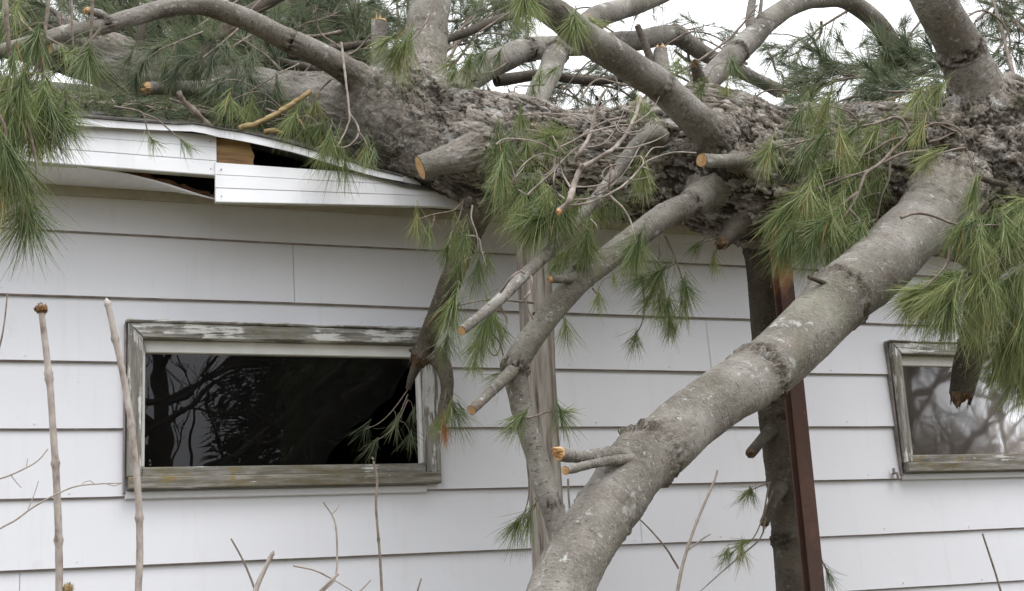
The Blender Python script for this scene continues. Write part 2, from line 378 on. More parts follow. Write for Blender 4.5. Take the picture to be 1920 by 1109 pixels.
def rust():
    m, t, N, L, bs = newmat('rusty_painted_steel'); tc = N('ShaderNodeTexCoord').outputs['Object']
    sp = N('ShaderNodeSeparateXYZ'); L(tc, sp.inputs[0])
    base = ramp(t, noise(t, tc, 6, 6, .7, (1, 1, .35)), [(.3, (.050, .026, .019)), (.55, (.080, .039, .028)), (.8, (.125, .060, .040))])
    rustb = ramp(t, noise(t, tc, 11, 7, .8, (1, 1, .6)), [(.54, (0, 0, 0)), (.68, (.45, .45, .45))])
    base = mix(t, rustb, base, (.14, .065, .038))
    base = mix(t, ramp(t, noise(t, tc, 45, 4, .7), [(.66, (0, 0, 0)), (.72, (.7, .7, .7))]), base, (.26, .15, .09))
    orange = ramp(t, noise(t, tc, 25, 6, .7), [(.3, (.10, .045, .025)), (.5, (.26, .11, .045)), (.7, (.33, .25, .18))])
    top = math_(t, 'ADD', math_(t, 'MULTIPLY', math_(t, 'SUBTRACT', sp.outputs[2], 2.42), 5.0), math_(t, 'SUBTRACT', noise(t, tc, 14, 4), .5))
    topm = ramp(t, top, [(.25, (0, 0, 0)), (.6, (1, 1, 1))])
    c = mix(t, topm, base, orange)
    c = mix(t, ramp(t, noise(t, tc, 8, 5, .7), [(.60, (0, 0, 0)), (.72, (.6, .6, .6))]), c, (.17, .080, .045))
    L(c, bs.inputs['Base Color']); bs.inputs['Roughness'].default_value = .72; bump(t, bs, noise(t, tc, 90, 4), .4, .003); return m
M['rust'] = rust()
M['post'] = simple('weathered_post_wood', [(.30, (.05, .040, .032)), (.42, (.20, .17, .145)), (.58, (.33, .30, .27)), (.75, (.46, .44, .41))], 5, .85, (14, 14, 1.0), bstr=.8, bdist=.006, det=7)

# ------------------------------------------------------------------ setting: ground
mb = MB()
g = np.linspace(-40, 40, 81); gx, gy = np.meshgrid(g, g); gz = .03*fbm(np.stack([gx.ravel()*.3, gy.ravel()*.3, gx.ravel()*0], 1), 3)
gz[(np.abs(gy.ravel()) < 1.5)] *= .2
far = np.array([(-300, -300, 0), (300, -300, 0), (300, 300, 0), (-300, 300, 0)])
V = np.stack([gx.ravel(), gy.ravel(), gz], 1); n = 81
i = np.arange(n-1)[:, None]*n; j = np.arange(n-1)[None, :]
F = np.stack([(i+j).ravel(), (i+j+1).ravel(), (i+j+n+1).ravel(), (i+j+n).ravel()], 1)
mb.addq(V*np.array([7.5, 7.5, 1]) if False else V, F)
def gm():
    m, t, N, L, bs = newmat('dormant_grass'); tc = N('ShaderNodeTexCoord').outputs['Object']
    c = ramp(t, noise(t, tc, 1.2, 8, .7), [(.3, (.08, .07, .04)), (.5, (.14, .12, .07)), (.7, (.21, .18, .12))])
    L(c, bs.inputs['Base Color']); bs.inputs['Roughness'].default_value = .95; bump(t, bs, noise(t, tc, 40, 6), 1, .05); return m
M['ground'] = gm()
# widen outer ring to reach the horizon
Vg = mb.v[0]; e = np.maximum(np.abs(Vg[:, 0]), np.abs(Vg[:, 1])) > 39.5; Vg[e, :2] *= 8; Vg[e, 2] = 0
tag(mb.build('ground', M['ground'], None, True), 'dormant brown and green lawn around the house', None, None, 'structure')

# ------------------------------------------------------------------ the house
HX0, HX1, HY1 = -2.2, 8.2, 6.4
house = empty('house', (3.0, 0, 0), 'white house with wide horizontal siding and a crushed eave under the fallen tree', 'house')
W1 = (.527, 1.652, 1.980, 2.558); W2 = (3.785, 4.935, 1.985, 2.562)
def wall_with_holes(mb, y0, y1, holes, x0, x1, z0, z1):
    xs = sorted({x0, x1, *[h[0] for h in holes], *[h[1] for h in holes]}); zs = sorted({z0, z1, *[h[2] for h in holes], *[h[3] for h in holes]})
    for a, b in zip(xs[:-1], xs[1:]):
        for c, d in zip(zs[:-1], zs[1:]):
            if any(h[0] <= a and b <= h[1] and h[2] <= c and d <= h[3] for h in holes): continue
            mb.box((a, y0, c), (b, y1, d))
IN = .03
holes = [(h[0]+IN, h[1]-IN, h[2]+IN, h[3]-IN) for h in (W1, W2)]
mb = MB(); wall_with_holes(mb, .004, .10, holes, HX0, HX1, 0, 3.10)
mb.box((HX0, .10, 0), (HX0+.1, HY1, 3.1)); mb.box((HX1-.1, .10, 0), (HX1, HY1, 3.1)); mb.box((HX0+.1, HY1-.1, 0), (HX1-.1, HY1, 3.1))
mb.build('wall', M['siding'], house)
mb = MB()
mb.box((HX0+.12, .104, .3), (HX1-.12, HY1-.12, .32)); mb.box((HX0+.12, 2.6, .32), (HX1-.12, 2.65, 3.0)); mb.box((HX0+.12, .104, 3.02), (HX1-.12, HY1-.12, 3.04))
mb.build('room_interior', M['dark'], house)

# siding: one mesh, each course tilts out at its foot, dirty chamfer and underside
mb = MB(); rng = np.random.RandomState(3)
joints = {0: [1.118], 1: [2.87], 2: [], -1: [3.9], 3: [], 4: [2.486], 5: [.2], 6: [3.1], 7: [1.5]}
# z of course foot k : SEAM0 - k*STEP ; course k spans from foot k up to foot k-1
for k in range(0, 13):
    zf = SEAM0-k*STEP; zt = min(zf+STEP+.012, 3.02)
    if zf < .12: break
    cuts = sorted([HX0-.01]+[c for c in joints.get(k-1, [])]+[HX1+.01])
    for a, b in zip(cuts[:-1], cuts[1:]):
        a2, b2 = a+.0009, b-.0009
        segs = [(a2, b2, zf, zt)]
        for h in (W1, W2):
            ns_ = []
            for (p, q, z0_, z1_) in segs:
                if q <= h[0]+.01 or p >= h[1]-.01 or z1_ <= h[2]+.01 or z0_ >= h[3]-.01: ns_.append((p, q, z0_, z1_)); continue
                if p < h[0]: ns_.append((p, h[0]+.01, z0_, z1_))
                if q > h[1]: ns_.append((h[1]-.01, q, z0_, z1_))
                m0, m1 = max(p, h[0]+.01), min(q, h[1]-.01)
                if z0_ < h[2]-.004: ns_.append((m0, m1, z0_, h[2]+.012))
                if z1_ > h[3]+.004: ns_.append((m0, m1, h[3]-.012, z1_))
            segs = ns_
        for (p, q, z0_, z1_) in segs:
            nx = max(2, int((q-p)/.08)+1); X = np.linspace(p, q, nx)
            wv = .0022*vnoise(np.stack([X*.9, X*0+k*5.1, X*0], 1), 4)+.0008*vnoise(np.stack([X*5, X*0+k*3.3, X*0], 1), 9)
            yw = .0035*vnoise(np.stack([X*.7, X*0+k*2.7, X*0], 1), 6)
            def yy(z): return -.004-.0135*(zf+STEP-z)/STEP
            foot = abs(z0_-zf) < 1e-6
            rows = []
            ztop = z1_; Yt = yy(min(ztop, zf+STEP))
            rows.append((X, Yt+yw*0, np.full(nx, ztop)))
            zm = z0_+(.0045 if foot else 0)
            rows.append((X, yy(zm)+yw, zm+wv*(1 if foot else 0)))
            mi = [0]
            if foot:
                rows.append((X, yy(z0_)+yw+.003, z0_+wv)); mi.append(1)
                rows.append((X, 0*X+.002, z0_+wv+.002)); mi.append(1)
            V = np.concatenate([np.stack(r_, 1) for r_ in rows]); 
            for r_, m_ in enumerate(mi):
                ii = np.arange(nx-1)+r_*nx
                mb.addq(V[r_*nx:(r_+2)*nx], np.stack([np.arange(nx-1), np.arange(nx-1)+nx, np.arange(nx-1)+nx+1, np.arange(nx-1)+1], 1), m_)
for k in range(1, 9):
    zf = SEAM0-k*STEP; nr = np.random.RandomState(k)
    for nx_ in np.arange(HX0+.2+.07*k, HX1, .41):
        if any(h[0]-.03 < nx_ < h[1]+.03 and h[2]-.05 < zf+.02 < h[3]+.03 for h in (W1, W2)): continue
        x_ = nx_+nr.uniform(-.03, .03); z_ = zf+.022+nr.uniform(-.004, .004); th = np.linspace(0, 2*np.pi, 8, endpoint=False)
        mb.add([(x_+.0024*math.cos(a_), -.0192, z_+.0024*math.sin(a_)) for a_ in th]+[(x_+.003*math.cos(a_), -.0150, z_+.003*math.sin(a_)) for a_ in th], [tuple(range(8))]+[(i, i+8, (i+1) % 8+8, (i+1) % 8) for i in range(8)])
mb.build('siding', [M['siding'], M['edge']], house)
mb = MB(); mb.box((HX0, -.030, 3.012), (HX1, .004, 3.043)); mb.build('frieze_board', M['frieze'], house)

# roof with the dent
YE = -.33
RYR = 2.9; RZR = P(60, 150, RYR)[2]
def dent(x): # eave line height above normal
    return np.interp(x, [.35, .70, 1.0, 1.45, 1.9, 2.3, 2.8], [0, 0, -.045, -.148, -.19, -.15, -.05])
EZ = 3.188
def roofz(x, y):
    b = EZ+(RZR-EZ)*(y-YE)/(RYR-YE)
    return b+dent(x)*np.exp(-np.maximum(y-YE, 0)/.55)
xs = np.linspace(HX0-.3, HX1+.3, 140); ys = np.linspace(YE, RYR, 50)
X, Y = np.meshgrid(xs, ys); Z = roofz(X, Y)
st = np.floor((Y-YE)/.14)*.0; Zt = Z-.004+.004*((Y-YE)/.14 % 1 < .5)
V1 = np.stack([X, Y, Zt], 2).reshape(-1, 3); V0 = np.stack([X, Y, Z-.012], 2).reshape(-1, 3)
def grid(nx, ny):
    i = np.arange(ny-1)[:, None]*nx; j = np.arange(nx-1)[None, :]
    return np.stack([(i+j).ravel(), (i+j+1).ravel(), (i+j+nx+1).ravel(), (i+j+nx).ravel()], 1)
G = grid(140, 50)
mb = MB(); mb.addq(V1, G); mb.addq(V0, G[:, ::-1])
mb.addq(np.concatenate([V0[:140], V1[:140]]), np.stack([np.arange(139), np.arange(139)+1, np.arange(139)+141, np.arange(139)+140], 1))
# far slope
Yb = 2*RYR-YE
mb.add([(xs[0], RYR, RZR), (xs[-1], RYR, RZR), (xs[-1], Yb, EZ), (xs[0], Yb, EZ), (xs[0], RYR, RZR-.03), (xs[-1], RYR, RZR-.03), (xs[-1], Yb, EZ-.03), (xs[0], Yb, EZ-.03)],
       [(0, 1, 2, 3), (7, 6, 5, 4), (2, 6, 7, 3), (0, 3, 7, 4), (1, 5, 6, 2)])
mb.build('roof', M['shingle'], house)
for gx_ in (HX0+.02, HX1-.06):
    mb = MB(); mb.add([(gx_, .05, 3.1), (gx_, 2*RYR-.2, 3.1), (gx_, RYR, RZR-.05), (gx_+.04, .05, 3.1), (gx_+.04, 2*RYR-.2, 3.1), (gx_+.04, RYR, RZR-.05)], [(0, 1, 2), (5, 4, 3), (0, 3, 4, 1), (1, 4, 5, 2), (2, 5, 3, 0)])
    mb.build('gable', M['siding'], house)

# drip-edge metal: L profile following the bent eave, ends in a torn tip over the dropped fascia
def strip(mb, pts_top, pts_bot, yf, th=.004, mi=0):
    n = len(pts_top); A = np.array([(x, y_, z) for (x, z), y_ in zip(pts_top, yf)]); B = np.array([(x, y_, z) for (x, z), y_ in zip(pts_bot, yf)])
    off = np.array([0, th, 0]); V = np.concatenate([A, B, A+off, B+off]); i = np.arange(n-1)
    F = np.concatenate([np.stack([i, i+n, i+n+1, i+1], 1), np.stack([i+2*n, i+1+2*n, i+1+3*n, i+3*n], 1), np.stack([i, i+1, i+1+2*n, i+2*n], 1), np.stack([i+n, i+3*n, i+1+3*n, i+1+n], 1)])
    mb.addq(V, F, mi)
    mb.add([A[-1], B[-1], B[-1]+off, A[-1]+off], [(0, 1, 2, 3)], mi); mb.add([A[0], B[0], B[0]+off, A[0]+off], [(3, 2, 1, 0)], mi)
def q(x, y, Y): p = P(x, y, Y); return p[0], p[2]
YF = -.30
tp = [(-600, 208), (160, 222), (360, 236), (460, 252), (560, 275), (650, 300), (700, 318), (755, 333)]
bt = [(-600, 222), (160, 236), (345, 246), (365, 250), (460, 267), (560, 288), (640, 312), (700, 330), (752, 341)]
xq = [q(x, y, YF-.035) for x, y in tp]; xb = [q(x, y, YF-.035) for x, y in bt]
Xs = np.linspace(HX0-.28, xq[-1][0], 90)
T_ = [(x, float(np.interp(x, [p_[0] for p_ in xq], [p_[1] for p_ in xq]))) for x in Xs]
B_ = [(x, float(np.interp(x, [p_[0] for p_ in xb], [p_[1] for p_ in xb]))) for x in Xs]
mb = MB(); bulge = [YF-.036-.006*math.sin(x*9)-(.012 if .66 < x < .78 else 0) for x in Xs]
strip(mb, T_, B_, bulge)
mb.build('drip_edge', M['fascia'], house)
mb = MB(); strip(mb, [(t_[0], t_[1]+.007) for t_ in T_], [(t_[0], t_[1]+.001) for t_ in T_], [b_-.007 for b_ in bulge], .14)
mb.build('shingle_edge', M['shingle'], house)

# fascia panels: three shallow ribs each, an under-lip
def panel(name, x0, x1, zt0, zb0, zt1, zb1, y, parent, extra_lip=.03, wav=0):
    mb = MB(); n = 40; X = np.linspace(x0, x1, n); u = (X-x0)/(x1-x0)
    zt = zt0+(zt1-zt0)*u; zb = zb0+(zb1-zb0)*u
    rows = []; prof = [(1, .0), (.985, -.003), (.70, -.006), (.682, -.0035), (.672, -.0055), (.37, -.008), (.352, -.0050), (.342, -.0065), (.02, -.010), (0, -.008)]
    for f_, dy in prof: rows.append(np.stack([X, y+dy+wav*vnoise(np.stack([X*2, X*0+f_, X*0], 1), 3), zb+(zt-zb)*f_], 1))
    rows.append(np.stack([X, 0*X+y+extra_lip, zb+.002], 1))
    for a, b in zip(rows[:-2], rows[1:-1]):
        mb.addq(np.concatenate([a, b]), np.stack([np.arange(n-1), np.arange(n-1)+n, np.arange(n-1)+n+1, np.arange(n-1)+1], 1), 0)
    mb.addq(np.concatenate([rows[-2], rows[-1]]), np.stack([np.arange(n-1), np.arange(n-1)+n, np.arange(n-1)+n+1, np.arange(n-1)+1], 1), 1)
    # back sheet and end
    bk_ = np.concatenate([np.stack([X, 0*X+y+.006, zt], 1), np.stack([X, 0*X+y+.006, zb], 1)])
    mb.addq(bk_, np.stack([np.arange(n-1), np.arange(n-1)+1, np.arange(n-1)+n+1, np.arange(n-1)+n], 1), 0)
    for e_, xx in ((0, x0), (1, x1)):
        zt_, zb_ = (zt0, zb0) if e_ == 0 else (zt1, zb1)
        mb.add([(xx, y-.006, zt_), (xx, y-.009, zb_), (xx, y+.006, zb_), (xx, y+.006, zt_)], [(0, 1, 2, 3)], 0)
    # nail heads
    for nx_ in (x0+.02, x1-.02):
        for fz in (.15, .82):
            uz = (nx_-x0)/(x1-x0); z_ = (zb0+(zb1-zb0)*uz)+((zt0+(zt1-zt0)*uz)-(zb0+(zb1-zb0)*uz))*fz
            mb.box((nx_-.0016, y-.0110, z_-.0016), (nx_+.0016, y-.004, z_+.0016), 2)
    return mb.build(name, [M['fascia'], M['lip'], M['edge']], parent)
a0 = q(150, 238, YF); a1 = q(405, 254, YF); b0 = q(100, 306, YF); b1_ = q(405, 331, YF)
sl_ = (a1[1]-a0[1])/(a1[0]-a0[0]); slb = (b1_[1]-b0[1])/(b1_[0]-b0[0])
panel('fascia_panel', HX0-.28, a1[0], a1[1]+.004, b1_[1]+.01, a1[1], b1_[1], YF, house)
c0 = q(403, 305, YF-.012); c1 = q(403, 381, YF-.012); d0 = q(880, 349, YF-.012); d1 = q(874, 391, YF-.012)
o_ = panel('fascia_panel', c0[0], 1.700, c0[1], c1[1], c0[1]+.004, d1[1]+.002, YF-.012, house, .02)
o_['label'] = 'dropped fascia panel hanging below its neighbour'
panel('fascia_panel', 1.722, HX1+.28, 3.100, 2.985, 3.172, 3.032, YF+.02, house)
# sub-fascia board behind, snapped: bright bare wood end, dark rot beyond
mb = MB(); e0 = q(300, 250, YF+.02)[0]; e1 = q(470, 290, YF+.02)[0]
zt_, zb_ = 3.168, 3.045
jag = [(e1-.006, zt_), (e1+.002, zt_-.03), (e1+.012, zt_-.055), (e1+.006, zt_-.075), (e1+.013, zt_-.1), (e1+.018, zb_)]
V = [(e0, zt_), (e0, zb_)]+jag[::-1]
fr = [(x, YF+.012, z) for x, z in V]; bk2 = [(x, YF+.034, z) for x, z in V]; nV = len(V)
mb.add(fr+bk2, [tuple(range(nV)), tuple(range(nV, 2*nV))[::-1]]+[(i, (i+1) % nV+0, (i+1) % nV+nV, i+nV)[::-1] for i in range(nV)])
mb.build('broken_board', M['sheath'], house)
mb = MB()
mb.box((c0[0]+.005, YF+.012, c0[1]-.010), (1.55, YF+.05, c0[1]+.0035)) # rotten ledge behind dropped panel
r_ = np.random.RandomState(5)
for k in range(26):
    x = r_.uniform(1.20, 1.36); mb.add([(x-.006, YF+.03, c0[1]), (x+.006, YF+.03, c0[1]), (x+r_.uniform(-.01, .01), YF+.02+r_.uniform(-.01, .02), c0[1]+r_.uniform(.01, .035)), (x, YF+.05, c0[1])], [(0, 1, 2), (1, 3, 2), (3, 0, 2)])
mb.build('rotten_ledge', M['rot'], house)
# soffit: whole from wall to fascia on the left, torn loose and hanging towards the dropped panel
mb = MB(); n = 60; X = np.linspace(HX0-.2, a1[0]+.01, n)
sag = lambda x: float(np.interp(x, [.30, .45, .60, .70, .78], [0, .008, .030, .052, .068]))
ins = lambda x: float(np.interp(x, [.30, .45, .60, .70, .78], [0, .02, .045, .07, .10]))
A = np.stack([X, 0*X-.031, 0*X+3.043], 1); B = np.array([(x, YF+.008+ins(x)*.6, 3.030-sag(x)) for x in X])
mb.addq(np.concatenate([A, B]), np.stack([np.arange(n-1), np.arange(n-1)+1, np.arange(n-1)+n+1, np.arange(n-1)+n], 1))
mb.addq(np.concatenate([A, B])+np.array([0, 0, .006]), np.stack([np.arange(n-1), np.arange(n-1)+n, np.arange(n-1)+n+1, np.arange(n-1)+1], 1))
mb.addq(np.concatenate([B, B+np.array([0, 0, .006])]), np.stack([np.arange(n-1), np.arange(n-1)+1, np.arange(n-1)+n+1, np.arange(n-1)+n], 1))
mb.build('soffit', M['soffit'], house)
mb = MB(); mb.box((a1[0]+.04, YF+.04, 3.047), (HX1, -.031, 3.053)); mb.build('soffit', M['soffit'], house)
# rotten wood above the torn soffit, rafters and attic dark
mb = MB(); n = 50; X = np.linspace(.47, .775, n)
e_y = np.array([YF+.008+ins(x)*.6+.004 for x in X]); e_z = np.array([3.030-sag(x)+.007 for x in X]); hh_ = .016*np.interp(X, [.47, .55, .78], [.2, .8, 1.1])*(1+.5*vnoise(np.stack([X*60, X*0, X*0], 1), 2))
q4 = np.stack([np.arange(n-1), np.arange(n-1)+n, np.arange(n-1)+n+1, np.arange(n-1)+1], 1)
mb.addq(np.concatenate([np.stack([X, e_y, e_z+hh_], 1), np.stack([X, e_y, e_z], 1)]), q4); mb.addq(np.concatenate([np.stack([X, e_y+.03, e_z+hh_+.002], 1), np.stack([X, e_y, e_z+hh_], 1)]), q4)
mb.build('rotten_lookout', M['rot'], house)
mb = MB(); mb.box((HX0+.2, .0, 3.056), (HX1-.2, .02, 3.12)); mb.box((HX0+.2, YF+.06, 3.056), (a1[0]-.1, -.03, 3.06)); mb.build('gap_shade_backing', M['dark'], house)  # near-black sheets behind the soffit gap, its shade put into their colour
for rx in np.arange(HX0+.3, HX1, .6):
    if .85 < rx < 1.7 : continue
    mb = MB(); mb.box((rx, YF+.07, 3.062), (rx+.04, .0, 3.13)); mb.build('rafter_tail', M['rot'], house)

# windows
def window(Wd, broken, label, gmat):
    x0, x1, z0, z1 = Wd
    tw, lw, rw, bw = .052, .050, .052, .052
    fr = empty('window', (x0, 0, z0), None, None); del_ = fr
    fr.parent = house; fr.matrix_parent_inverse = Matrix.Translation(-Vector(house.location)); 
    if label: fr['label'] = label
    def piece(name, polys, yf, yb, mat):
        mb = MB()
        for poly in polys:
            n = len(poly); r2 = []
            # small bevel: inset front face
            c = np.mean(np.array(poly), 0)
            A = [(x, yf+.004, z) for x, z in poly]; B = [(x, yb, z) for x, z in poly]
            I = []
            for x, z in poly:
                d = np.array([c[0]-x, c[1]-z]); I.append((x+np.sign(d[0])*.0035, yf, z+np.sign(d[1])*.0035))
            # subdivided edge faces
            mb.add(I, [tuple(range(n))[::-1]]); 
            for k in range(n):
                k2 = (k+1) % n
                mb.add([I[k], I[k2], A[k2], A[k]], [(0, 1, 2, 3)]); mb.add([A[k], A[k2], B[k2], B[k]], [(0, 1, 2, 3)])
        o = mb.build(name, mat)
        o.parent = fr; o.matrix_parent_inverse = Matrix.Translation(-Vector(fr.location)-0*Vector((0, 0, 0)))
        o.matrix_parent_inverse = Matrix.Translation(-Vector((x0, 0, z0)))
        return o
    g_ = .0015
    piece('casing', [[(x0, z1), (x1, z1), (x1-rw, z1-tw), (x0+lw, z1-tw)]], -.052, .0, M['case_top'])
    piece('casing', [[(x0, z0+bw*.9), (x0, z1-g_), (x0+lw-g_, z1-tw-g_), (x0+lw-g_, z0+bw*.9)]], -.050, .0, M['case_v'])
    piece('casing', [[(x1, z0+bw*.9), (x1, z1-g_), (x1-rw+g_, z1-tw-g_), (x1-rw+g_, z0+bw*.9)]], -.050, .0, M['case_v'])
    piece('sill', [[(x0+.004, z0+.004), (x0+.004, z0+bw*.88), (x1-.004, z0+bw*.88), (x1-.004, z0+.004)]], -.060, .0, M['sill'])
    piece('drip_cap', [[(x0-.008, z1+.002), (x0-.008, z1+.010), (x1+.006, z1+.010), (x1+.006, z1+.002)]], -.058, .0, M['case_h'])
    # thin sheet-metal trim left and below
    piece('edge_trim', [[(x0-.010, z0-.008), (x0-.010, z1), (x0-.002, z1), (x0-.002, z0-.008)]], -.030, .0, M['edge'])
    piece('edge_trim', [[(x0-.002, z0-.026), (x0-.002, z0+.001), (x1-.05, z0+.001), (x1-.05, z0-.026)]], -.0235, .0, M['siding'])
    ix0, ix1, iz0, iz1 = x0+lw, x1-rw, z0+bw*.88, z1-tw
    st, sl2, sr, sb = .046, .014, .016, .036
    piece('sash', [[(ix0, iz1), (ix1, iz1), (ix1-sr, iz1-st), (ix0+sl2, iz1-st)]], -.012, .02, M['sash'])
    piece('sash', [[(ix0, iz0+sb), (ix0, iz1-g_), (ix0+sl2-g_, iz1-st-g_), (ix0+sl2-g_, iz0+sb)]], -.010, .02, M['sash'])
    piece('sash', [[(ix1, iz0+sb), (ix1, iz1-g_), (ix1-sr+g_, iz1-st-g_), (ix1-sr+g_, iz0+sb)]], -.010, .02, M['sash'])
    piece('sash', [[(ix0, iz0), (ix0, iz0+sb-g_), (ix1, iz0+sb-g_), (ix1, iz0)]], -.030, .02, M['sash_b'])
    a, b, c, d = ix0+sl2-.004, ix1-sr+.004, iz0+sb-.005, iz1-st+.004
    mb = MB()
    if broken:
        pts = [(a, d), (a, c)]+[(P(x, y, 0)[0], P(x, y, 0)[2]) for x, y in [(608, 880), (612, 868), (619, 850), (630, 836), (646, 822), (662, 800), (690, 786), (712, 760), (736, 744), (750, 712), (764, 694)]]+[(b, d)]
        pts[2] = (pts[2][0], c)
    else: pts = [(a, d), (a, c), (b, c), (b, d)]
    mb.add([(x, .002, z) for x, z in pts], [tuple(range(len(pts)))[::-1]])
    o = mb.build('pane', gmat); o.parent = fr; o.matrix_parent_inverse = Matrix.Translation(-Vector((x0, 0, z0)))
    if broken: o['label'] = 'pane with its lower right corner broken out'
    # paint flakes along the head
    mb = MB(); r_ = np.random.RandomState(int(x0*10))
    nn2 = 160; X = np.linspace(x0-.004, x1+.002, nn2); hz_ = .0008+.006*np.clip(vnoise(np.stack([X*38, X*0, X*0+x0], 1), 3), 0, 1)+.0015*r_.rand(nn2)
    mb.addq(np.concatenate([np.stack([X, 0*X-.050, 0*X+z1+.0098], 1), np.stack([X, 0*X-.047, z1+.010+hz_], 1)]), np.stack([np.arange(nn2-1), np.arange(nn2-1)+1, np.arange(nn2-1)+nn2+1, np.arange(nn2-1)+nn2], 1))
    o = mb.build('loose_caulk', M['lip']); o.parent = fr; o.matrix_parent_inverse = Matrix.Translation(-Vector((x0, 0, z0)))
window(W1, True, 'window with a broken pane left of the hanging limb', M['glass'])
window(W2, False, 'dusty window behind the snapped hanging stub', M['glass2'])

# ------------------------------------------------------------------ the fallen pine
def S(lst):
    """survey rows (x, y, Y, radius in survey pixels[, knot]) to points, radii in metres, knot weights"""
    p = []; r = []; k = []
    for row in lst:
        q_ = P(row[0], row[1], row[2]); p.append(q_); r.append(row[3]*depth(q_)/FPX); k.append(row[4] if len(row) > 4 else 0)
    return np.array(p), np.array(r), np.array(k)
def to_ground(p, r, k, z=-.05, grow=1.0):
    """carry the last direction on down to the ground"""
    d = p[-1]-p[-2]; t = (z-p[-1][2])/d[2]; us = [.12, .3, .6, 1]
    return np.vstack([p]+[p[-1]+d*t*u for u in us]), np.concatenate([r, [r[-1]*grow]*4]), np.concatenate([k, [0]*4])

TR = [(-420, -40, 2.6, 22), (-120, 40, 1.9, 34), (80, 90, 1.30, 32), (200, 125, 1.0, 40), (400, 175, .55, 53), (560, 210, .20, 72), (680, 232, -.05, 88), (790, 250, -.25, 101),
      (900, 276, -.46, 104), (980, 292, -.56, 98), (1060, 302, -.66, 95), (1150, 308, -.78, 99), (1220, 303, -.85, 111), (1300, 292, -.94, 134), (1380, 316, -1.0, 144), (1450, 326, -1.05, 135), (1550, 323, -1.12, 128), (1650, 326, -1.20, 134),
      (1780, 338, -1.28, 145), (1900, 332, -1.36, 163), (2050, 318, -1.48, 170), (2300, 305, -1.7, 175)]
TP, TRd, TK = S(TR)
TC, TCr, TS, _ = spline(TP, TRd, .02)

tree = empty('fallen_pine_tree', P(1900, 315, -1.36)*np.array([1, 1, 0]), 'fallen white pine lying across the house roof with many broken limbs', 'tree')

# limbs that spring from the trunk: rows, closest-first
LIMB = []
def limb(name, rows, ground=False, mat='bark', ends=None, flare=.35, dens=.008, label=None, smoothness=0.0):
    LIMB.append(dict(name=name, rows=rows, ground=ground, mat=mat, ends=ends, flare=flare, dens=dens, label=label, rough=smoothness))
limb('upper_left', [(735, 215, -.10, 40), (690, 160, -.22, 32), (640, 125, -.27, 28, .5), (560, 84, -.31, 28), (545, 77, -.31, 27, .8), (480, 46, -.34, 26), (420, 22, -.37, 25), (370, 10, -.40, 23), (300, 19, -.43, 21), (235, 34, -.46, 20), (197, 46, -.48, 20, 1), (150, 55, -.50, 18), (100, 70, -.53, 16), (40, 86, -.56, 13), (-60, 110, -.6, 11), (-250, 160, -.7, 8)])
limb('upright', [(795, 250, -.25, 60), (788, 165, -.22, 47), (790, 110, -.18, 41), (798, 70, -.14, 38, .35), (808, 20, -.08, 37), (818, -50, 0, 35), (835, -200, .2, 30)])
limb('broken_upright', [(715, 215, .1, 18), (713, 150, .14, 17), (712, 100, .15, 16), (711, 42, .16, 15)], ends='broken')
limb('back_right', [(770, 215, .05, 26), (850, 170, .15, 26), (910, 128, .22, 25), (960, 102, .28, 24), (985, 94, .3, 23, 1), (1040, 88, .36, 21), (1110, 84, .42, 20), (1190, 76, .5, 19), (1262, 66, .55, 19, .5), (1300, 88, .6, 16), (1350, 118, .65, 14), (1420, 150, .7, 12), (1462, 172, .72, 13)], ends='broken')
limb('back_middle', [(970, 250, -.35, 30), (1005, 185, -.2, 27), (1030, 135, -.05, 27), (1044, 100, .05, 27, 1), (1085, 55, .1, 23), (1130, 28, .2, 25), (1180, 14, .3, 23), (1240, -8, .4, 18), (1320, -40, .6, 14)])
limb('diagonal', [(1415, 325, -.82, 46), (1378, 288, -1.02, 40), (1345, 258, -1.16, 38), (1300, 222, -1.25, 36), (1235, 160, -1.34, 36, .4), (1200, 135, -1.4, 36), (1130, 88, -1.5, 36, .25), (1080, 55, -1.58, 35), (1020, 10, -1.68, 33), (950, -50, -1.8, 32), (820, -170, -2.05, 26)])
limb('arch', [(1240, 270, -.55, 42), (1300, 178, -.42, 33), (1340, 140, -.34, 32), (1382, 98, -.27, 33, 1), (1425, 55, -.2, 30), (1470, 18, -.12, 27), (1530, -2, -.03, 24), (1590, 2, .06, 24), (1640, 40, .14, 25), (1672, 85, .2, 24), (1682, 130, .24, 20)])
limb('upper_right', [(1872, 260, -1.36, 52), (1842, 190, -1.43, 47), (1820, 138, -1.46, 48), (1800, 95, -1.48, 46, .8), (1770, 40, -1.52, 45), (1742, -20, -1.56, 46), (1690, -140, -1.64, 40)])
limb('far_right', [(1850, 200, -1.1, 14), (1885, 150, -.95, 11), (1925, 158, -.9, 10), (1990, 170, -.8, 8)])
limb('cut_stub', [(960, 268, -.55, 44), (885, 284, -.63, 34), (838, 298, -.655, 25), (787, 315, -.645, 23)], ends='cut', flare=.15)
limb('cut_stub', [(1420, 305, -1.05, 18), (1372, 302, -1.27, 13.5), (1316, 300, -1.34, 12.5)], ends='cut', flare=.5)
limb('lower_left', [(1340, 345, -1.05, 40), (1290, 382, -1.22, 30, .8), (1240, 410, -1.25, 31), (1180, 452, -1.28, 30), (1130, 492, -1.3, 30), (1092, 520, -1.31, 31, 1.2), (1055, 560, -1.32, 29), (1020, 602, -1.32, 29), (985, 655, -1.33, 30), (968, 690, -1.33, 32, 1.2), (972, 735, -1.33, 27), (985, 790, -1.34, 26, .4), (1005, 850, -1.35, 27), (1022, 910, -1.36, 29), (1036, 950, -1.37, 28, .5), (1050, 1005, -1.38, 28), (1060, 1060, -1.4, 27), (1066, 1130, -1.41, 26)], ground=True)
